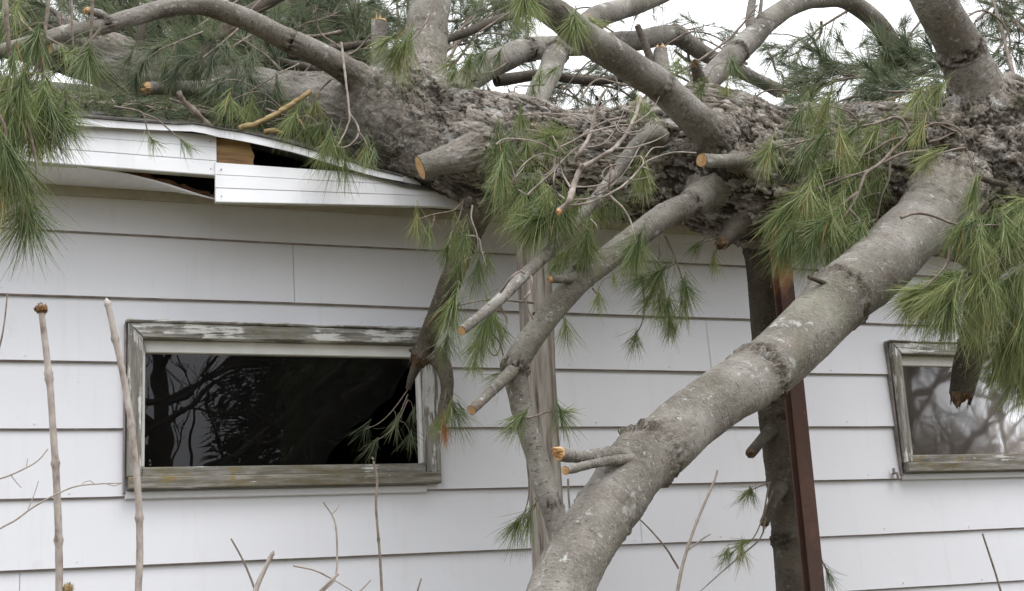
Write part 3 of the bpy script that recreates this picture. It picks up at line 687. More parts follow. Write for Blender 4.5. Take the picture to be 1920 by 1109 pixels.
limb('cut_branch', [(966, 690, -1.34, 15), (930, 724, -1.40, 12.5), (884, 769, -1.46, 10.5)], ends='cut', flare=0)
limb('cut_branch', [(1090, 520, -1.31, 14), (1060, 523, -1.36, 9), (1031, 524, -1.40, 8)], ends='broken', flare=0)
limb('long_thin', [(1260, 250, -1.0, 20), (1205, 262, -1.12, 18), (1160, 318, -1.2, 16), (1118, 370, -1.27, 16), (1060, 440, -1.37, 16), (1010, 492, -1.44, 17, .4), (975, 525, -1.5, 16), (920, 575, -1.58, 15), (865, 620, -1.66, 13)], ends='cut')
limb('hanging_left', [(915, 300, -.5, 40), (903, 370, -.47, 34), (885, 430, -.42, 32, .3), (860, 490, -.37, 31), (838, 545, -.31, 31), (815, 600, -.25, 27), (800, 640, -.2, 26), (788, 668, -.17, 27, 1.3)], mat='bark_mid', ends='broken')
limb('split_shoot', [(810, 660, -.2, 20), (832, 690, -.2, 15), (838, 730, -.2, 12), (832, 765, -.2, 12), (826, 798, -.2, 9)], mat='bark_mid', ends='broken', flare=0)
limb('split_shoot', [(790, 670, -.17, 12), (775, 700, -.15, 8), (766, 730, -.14, 5)], mat='bark_dark', flare=0)
limb('big_diagonal', [(1890, 262, -1.1, 56), (1838, 312, -1.26, 55), (1780, 364, -1.44, 55), (1742, 402, -1.56, 56, .4), (1697, 447, -1.64, 58), (1655, 485, -1.69, 60, .1), (1617, 521, -1.74, 60, .15), (1576, 562, -1.80, 60, .6), (1534, 604, -1.85, 58), (1480, 653, -1.91, 57), (1423, 700, -1.98, 56, 1.0), (1350, 752, -2.06, 55), (1282, 803, -2.13, 56), (1222, 857, -2.20, 60, 1.0), (1168, 915, -2.27, 60), (1128, 965, -2.33, 58, .3), (1090, 1022, -2.38, 59), (1050, 1109, -2.46, 61), (985, 1260, -2.58, 64)], ground=True, flare=.22, dens=.005)
limb('cut_branch', [(1215, 868, -2.22, 20), (1150, 850, -2.31, 15), (1095, 857, -2.36, 13), (1049, 852, -2.39, 15)], ends='broken', flare=0)
limb('cut_branch', [(1190, 860, -2.28, 13), (1125, 868, -2.36, 10), (1060, 882, -2.42, 9.5)], ends='cut', flare=0)
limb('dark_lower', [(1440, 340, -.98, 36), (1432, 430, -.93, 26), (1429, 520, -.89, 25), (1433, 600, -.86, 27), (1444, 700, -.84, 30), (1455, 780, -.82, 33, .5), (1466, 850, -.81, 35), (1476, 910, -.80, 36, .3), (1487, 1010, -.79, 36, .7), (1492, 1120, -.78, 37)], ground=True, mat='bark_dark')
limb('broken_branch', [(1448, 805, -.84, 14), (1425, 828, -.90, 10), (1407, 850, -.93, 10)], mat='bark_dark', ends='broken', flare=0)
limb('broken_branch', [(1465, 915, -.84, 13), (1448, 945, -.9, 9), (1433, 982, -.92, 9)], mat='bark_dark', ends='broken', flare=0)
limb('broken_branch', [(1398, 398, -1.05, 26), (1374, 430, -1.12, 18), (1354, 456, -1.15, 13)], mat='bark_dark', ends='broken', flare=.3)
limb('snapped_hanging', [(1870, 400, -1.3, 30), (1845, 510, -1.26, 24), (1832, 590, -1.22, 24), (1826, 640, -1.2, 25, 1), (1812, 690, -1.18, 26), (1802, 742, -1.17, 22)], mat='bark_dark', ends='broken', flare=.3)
limb('roof_limb', [(-60, -40, .9, 26), (40, 8, .95, 24), (100, 40, 1.0, 22), (150, 68, 1.05, 20), (220, 85, 1.05, 18), (300, 110, .9, 18)])
limb('roof_limb', [(545, -20, .5, 12), (480, 15, .5, 13), (440, 42, .5, 14), (410, 75, .5, 15), (385, 105, .5, 16), (368, 150, .5, 16)], mat='bark_dark')
limb('roof_limb', [(262, 150, .9, 8), (263, 95, .9, 8), (268, 45, .9, 7), (285, 14, .9, 8), (320, -10, .9, 9)], mat='bark_dark')
limb('cut_stub', [(440, 170, .42, 14), (350, 165, .30, 14), (275, 166, .2, 12)], ends='broken', flare=.2)
limb('cut_stub', [(160, 95, 1.2, 20), (120, 92, 1.1, 17), (88, 92, 1.0, 14)], ends='cut', flare=.2)
limb('cut_stub', [(205, 40, -.46, 9), (185, 26, -.5, 8), (163, 20, -.52, 7)], ends='broken', flare=0)
limb('small_stub', [(1412, 75, -.22, 10), (1406, 40, -.22, 9), (1412, -10, -.2, 7)], flare=.3)
limb('small_stub', [(1418, 62, -.22, 6), (1424, 30, -.22, 4), (1428, -5, -.2, 3)], flare=.3)
limb('small_stub', [(1340, 190, -.9, 12), (1320, 165, -.95, 11), (1302, 122, -1.0, 9)], mat='bark_dark', ends='broken')
limb('small_stub', [(1262, 200, -.6, 20), (1245, 140, -.55, 15), (1238, 95, -.5, 13)], ends='broken')
limb('small_stub', [(1225, 130, -.5, 8), (1212, 90, -.5, 7), (1196, 50, -.5, 6)], mat='bark_dark', ends='broken')
limb('small_stub', [(1885, 347, -1.6, 6), (1860, 341, -1.68, 6), (1838, 334, -1.72, 5)], mat='bark_dark', ends='broken', flare=0)
limb('small_stub', [(1570, 545, -1.84, 6), (1540, 529, -1.87, 5), (1517, 520, -1.89, 4)], mat='bark_dark', ends='broken', flare=0)
limb('back_thin', [(760, 90, .7, 8), (850, 70, .8, 8), (930, 38, .9, 8), (980, 25, 1, 7)], mat='bark_dark', flare=0)
limb('back_thin', [(620, 135, .6, 9), (560, 125, .7, 9), (480, 110, .8, 8), (400, 118, .9, 8)], mat='bark_dark', flare=0)
limb('back_thin', [(930, 152, .5, 12), (1020, 140, .55, 10), (1075, 150, .6, 8), (1150, 150, .7, 7), (1240, 130, .8, 4)], mat='bark_dark', flare=0)
limb('back_thin', [(700, 80, .9, 6), (620, 92, .9, 9), (580, 100, .8, 9), (540, 105, .8, 8)], mat='bark_dark', flare=0)

def segdist(p, A, B, ra, rb):
    """signed distance to a tapered polyline (arrays of segments)"""
    best = np.full(len(p), 9.)
    for a, b, r0, r1 in zip(A, B, ra, rb):
        ab = b-a; t = np.clip(((p-a) @ ab)/(ab @ ab), 0, 1)
        d = np.linalg.norm(p-(a+t[:, None]*ab), axis=1)-(r0+(r1-r0)*t)
        best = np.minimum(best, d)
    return best
TSEG = (TC[:-1:4][:, :], TC[4::4][:, :]); nn_ = min(len(TSEG[0]), len(TSEG[1])); TSA, TSB = TC[:-4:4], TC[4::4]; nn_ = min(len(TSA), len(TSB)); TSA, TSB = TSA[:nn_], TSB[:nn_]
TRA, TRB = TCr[:-4:4][:nn_], TCr[4::4][:nn_]

def bark_relief(q3, warp=.35, sc_=(24, 24, 13), seed=0):
    """scaly plates: height in -1..1 and a tone value that darkens the cracks"""
    jag = .32*np.stack([fbm(q3*75, 3, seed+k) for k in (31, 32, 33)], 1)
    p = q3*np.array(sc_); p = p+.55*np.stack([fbm(p*.6, 3, seed+1), fbm(p*.6, 3, seed+2), fbm(p*.6, 3, seed+3)], 1)+jag
    f1, f2, v, rid = voro(p, seed)
    e = np.clip((f2-f1)/.10, 0, 1); e = e*e*(3-2*e)
    tilt = np.clip(v[:, 2]*.8+v[:, 1]*.5*np.sign(rid-.5), -.6, .6)
    p2 = q3*np.array([72, 72, 26.])+.5*np.stack([fbm(p, 2, 5), fbm(p, 2, 6), fbm(p, 2, 7)], 1)+jag*1.3
    g1, g2, v2, rid2 = voro(p2, seed+40); e2 = np.clip((g2-g1)/.14, 0, 1)
    rg_ = 1-np.abs(fbm(q3*np.array([17, 17, 5.5])+.3*jag, 3, 71))*3.2
    lev = np.floor(rid*4)/3; lev2 = np.floor(rid2*3)/2
    h = .62*lev+.75*tilt-.30*(1-e)+.26*lev2+.22*np.clip(v2[:, 2], -.5, .5)-.10*(1-e2)+.16*fbm(p*.8, 3, 9)-.30*np.clip(rg_, 0, 1)
    col = np.clip(.42+.22*(lev-.4)-.45*(1-e)+.10*lev2-.16*(1-e2)+.25*tilt-.2*np.clip(rg_, 0, 1)+.12*fbm(q3*40, 3, 55), 0, 1)
    return h-.4, col

def trunk_mesh():
    C, R, s, _ = spline(TP, TRd, .0052)
    keep = (s > 0); T, a, b = frames(C); ns = 300
    th = np.linspace(0, 2*np.pi, ns, endpoint=False); c_, s_ = np.cos(th), np.sin(th)
    nrm = (c_[None, :, None]*a[:, None]+s_[None, :, None]*b[:, None]).reshape(-1, 3)
    Rr = np.repeat(R, ns); ss = np.repeat(s, ns); CC = np.repeat(C, ns, axis=0)
    bk = np.stack([np.tile(c_, len(s))*.23, np.tile(s_, len(s))*.23, ss], 1)
    V = CC+nrm*Rr[:, None]
    low = .040*fbm(bk*np.array([7, 7, 3.]), 4, 3)
    x = V[:, 0]
    # the upper part of the stem (towards the crown) is smoother
    rough = np.clip((x-1.0)/.5+.5*fbm(bk*6, 3, 8), 0.12, 1)
    bare = np.clip(fbm(bk*np.array([4, 4, 2.6])+9, 3, 21)*4-.9, 0, 1)*np.clip((2.6-x)/.8, 0, 1); rough = rough*(1-.75*bare)
    h, col = bark_relief(bk)
    amp = np.interp(x, [.5, 1.2, 2.2, 4.5], [.004, .012, .0145, .018])
    disp = low+rough*h*amp
    V = V+nrm*disp[:, None]
    # swell round every limb foot
    for A_, B_, ra, rb in FEET:
        m = np.linalg.norm(V-A_[0], axis=1) < .75
        if not m.any(): continue
        d = segdist(V[m], A_, B_, ra, rb); k = .13*np.clip(ra[0]/.07, .35, 1.3)
        hh = np.maximum(k-np.abs(d), 0)/k
        push = hh*hh*k*.30
        V[m] += nrm[m]*push[:, None]
        V[m] += nrm[m]*(hh*.012*fbm(bk[m]*np.array([30, 30, 60.]), 3, 31))[:, None]
        rough[m] = np.maximum(rough[m], .8*hh)
    mb = MB(); mb.addq(V, ringfaces(len(C), ns), 0, bk=bk, rough=rough, hgt=np.clip(col+(1-rough)*.5, 0, 1), dark=np.clip(np.interp(V[:, 0], [.7, 1.7], [.55, 0])+.5*np.clip(fbm(bk*np.array([5, 5, 3.]), 4, 91)-.12, 0, 1), 0, .8))  # crown end darkened in the colour for foliage shade, plus random dark patches
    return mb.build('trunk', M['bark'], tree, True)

RSC = {'diagonal': .83, 'upper_right': .86, 'upper_left': .80, 'lower_left': .78, 'long_thin': .70, 'hanging_left': .68, 'arch': .70, 'back_middle': .83, 'cut_branch': .88}
def limb_geom(D):
    p, r, k = S(D['rows']); r = r*RSC.get(D['name'], 1.0)
    if D['ground']: p, r, k = to_ground(p, r, k, -.05, 1.08)
    return p, r, k
FEET = []
for D in LIMB:
    if D['flare'] > .1 and D['name'] not in ('roof_limb', 'back_thin'):
        p, r, k = limb_geom(D); C, R, s, _ = spline(p, r, .04)
        n = min(len(C), 12); FEET.append((C[:n-1], C[1:n], R[:n-1], R[1:n]))
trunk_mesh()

NAMES = {'upper_left': 'limb', 'upright': 'limb', 'broken_upright': 'broken_limb', 'back_right': 'limb', 'back_middle': 'limb', 'diagonal': 'limb', 'arch': 'limb', 'upper_right': 'limb', 'far_right': 'branch',
         'lower_left': 'limb', 'long_thin': 'branch', 'hanging_left': 'limb', 'split_shoot': 'branch', 'big_diagonal': 'limb', 'dark_lower': 'limb', 'snapped_hanging': 'broken_limb', 'roof_limb': 'limb',
         'small_stub': 'branch_stub', 'back_thin': 'branch', 'cut_branch': 'branch_stub', 'broken_branch': 'branch_stub', 'cut_stub': 'limb_stub'}
def limb_mesh(D, idx):
    p, r, k = limb_geom(D); rmax = r.max()
    step = max(.0045, min(D['dens'], rmax*.25)); C, R, s, K = spline(p, r, step, k)
    # smooth the knot weights into bumps
    kn = np.zeros(len(s)); sp_ = np.array([s[np.argmin(np.linalg.norm(C-q_, axis=1))] for q_ in p])
    for s0, k0, r0 in zip(sp_, k, r):
        if k0: kn += k0*np.exp(-((s-s0+.35*r0*0)/(.34*r0+.005))**2)
    if D['ground']:
        pass
    T, a, b = frames(C); ns = int(np.clip(2*np.pi*rmax/.0055, 14, 120))
    th = np.linspace(0, 2*np.pi, ns, endpoint=False); c_, s_ = np.cos(th), np.sin(th)
    nrm = (c_[None, :, None]*a[:, None]+s_[None, :, None]*b[:, None]).reshape(-1, 3)
    rep = lambda x: np.repeat(x, ns, axis=0)
    Rr, ss, CC, kk = rep(R), rep(s), rep(C), rep(kn)
    bk = np.stack([np.tile(c_, len(s))*rmax, np.tile(s_, len(s))*rmax, ss], 1)+np.array([idx*1.7, idx*.9, 0])
    # slight bends and out-of-round
    CC = CC+rep(np.stack([vnoise(np.stack([s*7, s*0+idx, s*0], 1), 1+q_) for q_ in range(3)], 1)*rmax*.07)
    dT = segdist(C, TSA, TSB, TRA, TRB) if D['flare'] else s*0+1
    fl = D['flare']*np.exp(-np.maximum(dT, 0)/(1.1*rmax))*(s < s[-1]*.8)
    V = CC+nrm*(Rr*(1+rep(fl)))[:, None]
    base_rough = np.clip(rep(np.exp(-np.maximum(dT, 0)/(.9*rmax))) if D['flare'] else ss*0, 0, 1)
    around = .68+.42*np.clip(fbm(bk*np.array([14, 14, 10.]), 2, 3)*3+.3, -1, 1)
    knw = np.clip(kk*around*1.6, 0, 1.3)
    rough = np.clip(np.maximum(base_rough*(.95 if D['flare'] > .14 else .4), np.clip(knw, 0, 1)*.9)+.0*ss, 0, 1)
    h, col = bark_relief(bk, sc_=(36, 36, 24))
    bw = bk.copy(); bw[:, 2] += .35*rmax*fbm(bk*np.array([9, 9, .5])/max(rmax/.08, .4), 2, 41); hk = fbm(bw*np.array([26, 26, 110.]), 4, 12)
    V = V+nrm*(Rr*(.035*fbm(bk*np.array([9, 9, 5.]), 3, 2))+np.minimum(rough*h*.011, .2*Rr)+.0017*fbm(bk*np.array([60, 60, 130.]), 4, 4)
               +kk*Rr*(.07+.05*fbm(bk*8, 2, 5))+np.clip(knw, 0, 1)*hk*np.minimum(.017, Rr*.28))[:, None]
    if D['flare'] > .14:
        d = np.abs(segdist(V, TSA, TSB, TRA, TRB)); hh = np.maximum(.07-d, 0)/.07; V = V+nrm*(hh*hh*.018+hh*.012*hk)[:, None]
    mb = MB(); F = ringfaces(len(C), ns)
    o_mats = [M[D['mat']]]
    mb.addq(V, F, 0, bk=bk, rough=rough, hgt=np.clip(col+(1-rough)*.6, 0, 1), dark=np.clip(np.clip(knw, 0, 1)*(.35+.5*np.clip(-hk*2, 0, 1)), 0, .8))
    if not D['ends']: mb.add(V[-ns:], [tuple(range(ns))], 0, bk=bk[-ns:], rough=rough[-ns:], hgt=np.full(ns, .5))
    o = mb.build(NAMES[D['name']], o_mats, tree, True)
    end = D['ends']
    if end:
        ring = V[-ns:]; cen = ring.mean(0); t = T[-1]; rr = np.linalg.norm(ring-cen, axis=1).mean(); rs = np.random.RandomState(idx)
        mb = MB(); m = 10; vs = [cen+t*.001]; fs = []
        for j in range(1, m+1):
            f_ = j/m; w_ = ring*f_+cen*(1-f_)
            nzv = fbm(w_*70+idx, 3, 3)
            if end == 'cut': off = .0012+.0012*nzv*(1-f_**6)+.0*f_
            else: off = (np.maximum(nzv, -.2)*1.0+.25)*rr*(1.5 if rr < .05 else .9)*(1-f_**8)
            vs.extend(list(w_+t[None]*np.broadcast_to(off, (ns,))[:, None]))
        fs = [(0, 1+k_, 1+(k_+1) % ns) for k_ in range(ns)]
        for j in range(m-1):
            for k_ in range(ns):
                a_ = 1+j*ns+k_; b_ = 1+j*ns+(k_+1) % ns; fs.append((a_, a_+ns, b_+ns, b_))
        mb.addq(np.array(vs), np.array([f_ for f_ in fs if len(f_) == 3]), 0, rnd=np.concatenate([[0], np.repeat(np.arange(1, m+1)/m, ns)])*(end == 'cut'))
        mb.f.append(np.array([f_ for f_ in fs if len(f_) == 4])); mb.mi.append((0, sum(len(f_) == 4 for f_ in fs)))
        if end == 'broken':
            for q_ in range(int(10+rs.randint(6))):
                an = rs.uniform(0, 6.28); rad_ = rr*rs.uniform(.2, .95); u1 = norm(ring[int(an/6.283*ns) % ns]-cen); base = cen+u1*rad_; side = np.cross(t, u1)
                wd = rr*rs.uniform(.08, .24); ln = rr*rs.uniform(.4, 1.5)
                mb.add([base-side*wd, base+side*wd, base+u1*wd*.7, base+t*ln+side*wd*rs.uniform(-.4, .4)], [(0, 1, 3), (1, 2, 3), (2, 0, 3)])
        mb.build('cut_face' if end == 'cut' else 'splintered_end', M['cut' if end == 'cut' or D['mat'] == 'bark' else 'old_break'], o)
    return o
for i_, D in enumerate(LIMB):
    o_ = limb_mesh(D, i_)
    lb = {'big_diagonal': 'thickest grey limb slanting down to the lawn', 'arch': 'limb bent over in an arch against the sky', 'dark_lower': 'dark limb hanging behind the rusty beam',
          'snapped_hanging': 'snapped stub hanging in front of the dusty window', 'hanging_left': 'dark limb hanging against the broken window'}.get(D['name'])
    if lb: o_['label'] = lb

# ------------------------------------------------------------------ needles
def needles(mb, tufts, rng, width=.0017, nseg=3, grav=.35):
    """tufts: rows (base xyz, dir xyz, length, count, spread)"""
    B = []; Dv = []; Ln = []; Rn = []
    for base, d, Lg, cnt, spread in tufts:
        cnt = int(cnt*1.8); spread = spread*1.22; d = norm(np.asarray(d, float)); hlp = np.array([0, 0, 1.]) if abs(d[2]) < .8 else np.array([1., 0, 0])
        a = norm(np.cross(d, hlp)); b = np.cross(d, a)
        u = rng.rand(cnt)**.8; an = rng.rand(cnt)*6.283; ang = spread*(.08+.92*u)
        dd = d*np.cos(ang)[:, None]+(a*np.cos(an)[:, None]+b*np.sin(an)[:, None])*np.sin(ang)[:, None]
        far_ = rng.rand(cnt) < .35; back = -(rng.rand(cnt)**1.1)*Lg*np.where(far_, .85, .35)*(.3+.7*u)
        B.append(base+d*back[:, None]+rng.randn(cnt, 3)*.001); Dv.append(dd); Ln.append(Lg*rng.uniform(.58, 1.10, cnt)*(1-.10*u))
        tone = rng.rand(); Rn.append(np.clip(tone*.62+rng.rand(cnt)*.36+(rng.rand(cnt) < .015)*.6, 0, 1))
    B = np.concatenate(B); Dv = np.concatenate(Dv); Ln = np.concatenate(Ln); Rn = np.concatenate(Rn); n = len(B)
    tt = np.linspace(0, 1, nseg+1)
    cv = rng.randn(n, 3)*.17
    gr = np.array([0, 0, -1.])
    side = norm(np.cross(Dv, rng.randn(n, 3)))
    wv = width*rng.uniform(.7, 1.25, n)
    rows = []
    for t in tt:
        c = B+Dv*(Ln*t)[:, None]+(gr*grav*rng.uniform(.6, 1.2, n)[:, None]*0+gr*grav+cv)*(Ln*t*t)[:, None]
        wd = (wv*(1.0 if t < .8 else .25))[:, None]*.5
        rows.append(np.stack([c-side*wd, c+side*wd], 1))
    V = np.stack(rows, 1).reshape(-1, 3)   # n, nseg+1, 2
    base = np.arange(n)[:, None]*(2*(nseg+1)); k = (np.arange(nseg)*2)[None]
    F = np.stack([(base+k), (base+k+1), (base+k+3), (base+k+2)], 2).reshape(-1, 4)
    mb.addq(V, F, 0, rnd=np.repeat(Rn, 2*(nseg+1)), tt=np.tile(np.repeat(tt, 2), n))

def wd(x, y, Y, dx, dy, dep=0.0):
    """world direction for a direction seen in the survey photo, dep = lean towards (-) or away (+)"""
    return norm(RGT*dx-UPV*dy+FWD*dep)
TW = np.random.RandomState(11)
def spray(mains, tufts, Y, rpx=3.0, mat='twig', nmat='needle', parent=tree, width=.0013, name='twig', cnt=70, dy_=0.0, label=None, L_def=95, wob=1.0, side_r=.55, grav=.17, twlen=None):
    """mains: polylines in survey px [(x, y[, dY])...]; tufts: (x, y, angle deg (0 right, 90 down), length px[, spread deg, count])"""
    rng = TW; mb = MB(); allp = []
    for ml in mains:
        p3 = []; rr = []
        for i_, row in enumerate(ml):
            yy_ = Y+(row[2] if len(row) > 2 else 0)+rng.uniform(-.008, .008)
            q_ = P(row[0], row[1], yy_); p3.append(q_); rr.append(rpx*(1.15-.6*i_/max(1, len(ml)-1))*depth(q_)/FPX)
        C = tube(mb, p3, rr, 7, .012, seed=rng.randint(99), wob=.25); allp.append(C)
    AP = np.concatenate(allp) if allp else None
    tl = []
    for tf in tufts:
        x, y, an, Lp = tf[:4]; spd = math.radians(tf[4] if len(tf) > 4 else 38); c = tf[5] if len(tf) > 5 else cnt
        q_ = P(x, y, Y+rng.uniform(-.05, .05)); dep = rng.uniform(-.7, .45); an = an+rng.uniform(-12, 12); a_ = math.radians(an); d = wd(x, y, Y, math.cos(a_), math.sin(a_), dep)
        Lm = Lp*depth(q_)/FPX
        if AP is not None:
            j = np.argmin(np.linalg.norm(AP-(q_-d*Lm*.3), axis=1)); s0 = AP[j]
            if np.linalg.norm(s0-q_) > .004:
                mid = (s0+q_)/2-d*np.linalg.norm(s0-q_)*.15+np.array([0, 0, .12])*np.linalg.norm(s0-q_)
                e_ = q_+d*Lm*.12
                r_ = rpx*side_r*depth(q_)/FPX; tube(mb, [s0, mid, q_, e_], [r_, r_*.85, r_*.8, r_*.5], 5, .012, seed=rng.randint(99))
        tl.append((q_, d, Lm, c, spd))
    o = mb.build(name, M[mat], parent, True)
    if tl:
        nb = MB(); needles(nb, tl, rng, width, 3, grav); nb.build('needles', M[nmat], o)
    if label: o['label'] = label
    return o

# --- left foreground sprays (near the camera, hanging in front of the eave)
spray([[(8, -30), (14, 59), (21, 112), (30, 150), (40, 199), (52, 234), (61, 270), (69, 316), (66, 350), (61, 384), (50, 408)]],
      [(50, 404, 92, 108, 62, 150), (50, 404, 115, 95, 40, 50), (14, 42, 95, 85, 30, 40), (24, 110, 100, 80, 35, 50), (36, 168, 110, 85, 40, 80), (42, 205, 75, 85, 35, 80), (18, 250, 95, 100, 30, 100), (62, 262, 80, 70, 30, 60)], -1.75, 4.2)
spray([[(92, -30), (88, 35), (81, 85), (80, 140), (77, 178)], [(80, 100), (62, 138), (40, 160), (0, 172)], [(80, 100), (72, 140), (58, 172)]],
      [(77, 178, 95, 95, 45, 130), (68, 72, 110, 80, 45, 110), (48, 150, 120, 70, 40, 80), (60, 185, 110, 90, 35, 100), (5, 170, 110, 95, 40, 90), (102, 182, 75, 90, 35, 90)], -1.65, 3.4)
spray([[(174, -30), (172, 47), (169, 80), (165, 112)], [(190, 55), (160, 85), (148, 105)]], [(165, 110, 92, 100, 60, 120), (165, 110, 60, 75, 25, 30)], -1.55, 3.0)
spray([[(134, -30), (135, 50), (138, 95)]], [(138, 100, 95, 55, 30, 22)], -1.45, 2.6)
spray([[(128, 180), (115, 200), (98, 220), (92, 228)], [(0, 245), (22, 212), (45, 185), (75, 165)]],
      [(98, 220, 85, 95, 55, 150), (98, 218, 175, 75, 25, 24), (102, 222, 0, 70, 25, 20), (125, 215, 85, 88, 35, 90), (10, 225, 95, 105, 35, 110), (60, 235, 95, 90, 40, 100), (80, 250, 80, 85, 35, 80)], -1.70, 3.2)
spray([[(-20, 190), (10, 240), (5, 300)], [(-20, 260), (8, 300), (18, 330)]],
      [(5, 285, 95, 105, 35, 130), (22, 300, 85, 110, 30, 120), (5, 345, 92, 95, 28, 90), (40, 330, 95, 85, 32, 60), (-15, 340, 85, 100, 30, 60)], -1.8, 3.2)
spray([[(60, 60), (30, 30), (0, 5)], [(60, 60), (95, 75), (130, 95)]], [(30, 20, 120, 60, 50, 30), (120, 95, 60, 50, 40, 24), (5, -5, 80, 80, 50, 30)], -1.4, 3)

# --- little shoots hanging over the fascia
spray([[(215, 200, .12), (245, 205, .05), (268, 213), (275, 240), (286, 264)], [(268, 213), (295, 225), (322, 248), (344, 267)]], [(286, 264, 55, 40, 36, 34), (344, 267, 45, 40, 36, 34)], -.42, 1.8, width=.0014)
spray([[(640, 80, .05), (655, 210), (652, 235), (640, 262), (632, 275)], [(656, 215), (670, 235), (671, 255), (655, 273), (636, 277), (610, 270)]],
      [(618, 262, 95, 62, 35, 60), (634, 278, 95, 78, 40, 90), (648, 310, 95, 55, 32, 40), (612, 280, 125, 60, 30, 50)], -.47, 2.0, mat='pale_twig')
spray([[(670, 245), (683, 262), (690, 280)]], [(686, 277, 92, 72, 26, 70), (700, 290, 80, 45, 26, 20)], -.50, 1.8)
spray([[(500, 205, .2), (530, 215, .1), (552, 222)]], [(550, 222, 120, 60, 40, 70), (600, 240, 110, 50, 40, 60), (575, 245, 80, 50, 45, 50), (470, 200, 110, 55, 45, 70), (430, 190, 95, 55, 45, 60)], -.36, 2.2)
spray([[(560, 120, .1), (520, 140), (480, 165), (450, 180)], [(480, 165), (440, 150), (410, 155)], [(520, 140), (510, 175), (500, 195)]],
      [(450, 182, 110, 66, 48, 110), (452, 180, 60, 60, 44, 90), (410, 155, 130, 60, 44, 90), (500, 195, 100, 56, 44, 90), (470, 150, 80, 62, 50, 90), (425, 185, 100, 55, 40, 70), (520, 165, 80, 60, 44, 80)], .02, 1.5, nmat='needle_far')
spray([[(480, 60, .1), (440, 85), (400, 110), (370, 130)], [(440, 85), (430, 110), (440, 140)]],
      [(370, 132, 120, 62, 48, 100), (400, 112, 90, 62, 44, 90), (440, 140, 95, 62, 44, 100), (350, 110, 150, 60, 44, 80), (425, 90, 70, 56, 44, 80), (330, 140, 100, 56, 44, 80), (470, 110, 90, 60, 44, 90)], .12, 1.5, nmat='needle_far')
spray([[(380, 60, .1), (330, 80), (290, 100), (270, 120)], [(330, 80), (320, 110), (310, 130)]],
      [(270, 120, 115, 56, 48, 90), (310, 130, 95, 56, 44, 90), (290, 95, 150, 56, 44, 80), (240, 110, 110, 54, 44, 70), (345, 95, 80, 54, 44, 80), (255, 150, 100, 54, 44, 70)], .2, 1.4, nmat='needle_far')
spray([[(620, 150, .05), (600, 170), (590, 200)]], [(590, 200, 110, 54, 44, 60), (560, 190, 120, 50, 44, 60)], -.25, 2.0)
# --- sprays round the hanging left limb
spray([[(868, 378), (850, 395), (815, 402), (790, 410), (781, 415)], [(868, 378), (862, 405), (848, 435)], [(815, 402), (812, 420), (803, 432)]],
      [(781, 411, 95, 55, 28, 50), (803, 430, 92, 52, 28, 40), (850, 438, 100, 62, 38, 70), (872, 448, 90, 70, 36, 70), (838, 470, 100, 50, 30, 40)], -.62, 1.7)
spray([[(886, 385), (884, 410), (895, 445), (897, 500)], [(875, 442), (897, 446), (903, 470), (912, 500)]],
      [(897, 505, 95, 70, 32, 70), (870, 450, 100, 60, 34, 60), (860, 500, 120, 55, 36, 50), (915, 490, 80, 50, 30, 40)], -.66, 1.6, mat='pale_twig')
spray([[(1000, 568), (965, 565), (930, 562), (900, 564), (880, 568), (850, 576)], [(938, 575), (950, 600), (945, 625), (930, 668), (912, 650)]],
      [(848, 577, 100, 78, 38, 130), (850, 577, 150, 45, 30, 30), (838, 640, 95, 60, 38, 60)], -.95, 2.2)
spray([[(955, 540), (935, 580), (920, 590), (905, 615)], [(905, 615), (935, 640), (948, 690)]],
      [(911, 606, 115, 85, 42, 120), (900, 640, 110, 62, 40, 80), (928, 600, 75, 70, 35, 60), (944, 700, 140, 48, 34, 50), (890, 680, 105, 45, 40, 40)], -1.15, 2.0)
spray([[(800, 672), (775, 715), (740, 765), (712, 793), (686, 805)], [(765, 750), (740, 800), (702, 830)], [(765, 740), (750, 775), (744, 788)]],
      [(684, 805, 120, 46, 38, 20), (702, 830, 115, 50, 38, 24), (743, 790, 110, 46, 38, 22), (770, 815, 100, 50, 36, 24), (775, 770, 100, 40, 34, 14)], -.12, 1.3, nmat='needle_far')  # darker needle colours put the shade by the window into these tufts
spray([[(840, 735), (850, 755), (862, 770)], [(838, 730), (832, 760), (832, 780)]], [(838, 775, 105, 60, 34, 50), (852, 770, 80, 75, 36, 60), (866, 765, 60, 45, 35, 24), (818, 790, 110, 45, 36, 30)], -.24, 1.6)
o_ = spray([[(835, 770), (832, 785), (831, 795)]], [(832, 800, 78, 40, 22, 50)], -.27, 2, nmat='needle_dead'); o_['label'] = 'twig with dead orange needles'
# --- central sprays over the trunk
C4 = lambda pts: [(880+x/3.08, 200+y/3.08) for x, y in pts]
def T4(rows): return [(880+r[0]/3.08, 200+r[1]/3.08)+tuple(r[2:]) for r in rows]
spray([C4([(900, 60), (760, 100), (600, 200), (520, 230), (480, 180)]), C4([(520, 230), (420, 210), (300, 190), (165, 215)])],
      T4([(300, 60, 95, 48, 34, 60), (470, 185, 150, 72, 60, 100), (480, 185, 40, 62, 60, 90), (480, 185, 265, 52, 60, 70), (165, 215, 90, 80, 40, 90), (230, 230, 100, 80, 40, 100), (330, 240, 95, 60, 45, 70)]), -1.08, 2.4)
spray([C4([(520, 330), (420, 430), (340, 500), (280, 480)]), C4([(490, 300), (490, 360), (440, 400)])],
      T4([(280, 480, 135, 82, 45, 130), (335, 510, 100, 90, 40, 120), (250, 470, 170, 55, 40, 50), (430, 470, 80, 70, 40, 70), (180, 380, 95, 75, 36, 90), (200, 300, 100, 60, 40, 50)]), -1.25, 2.6)
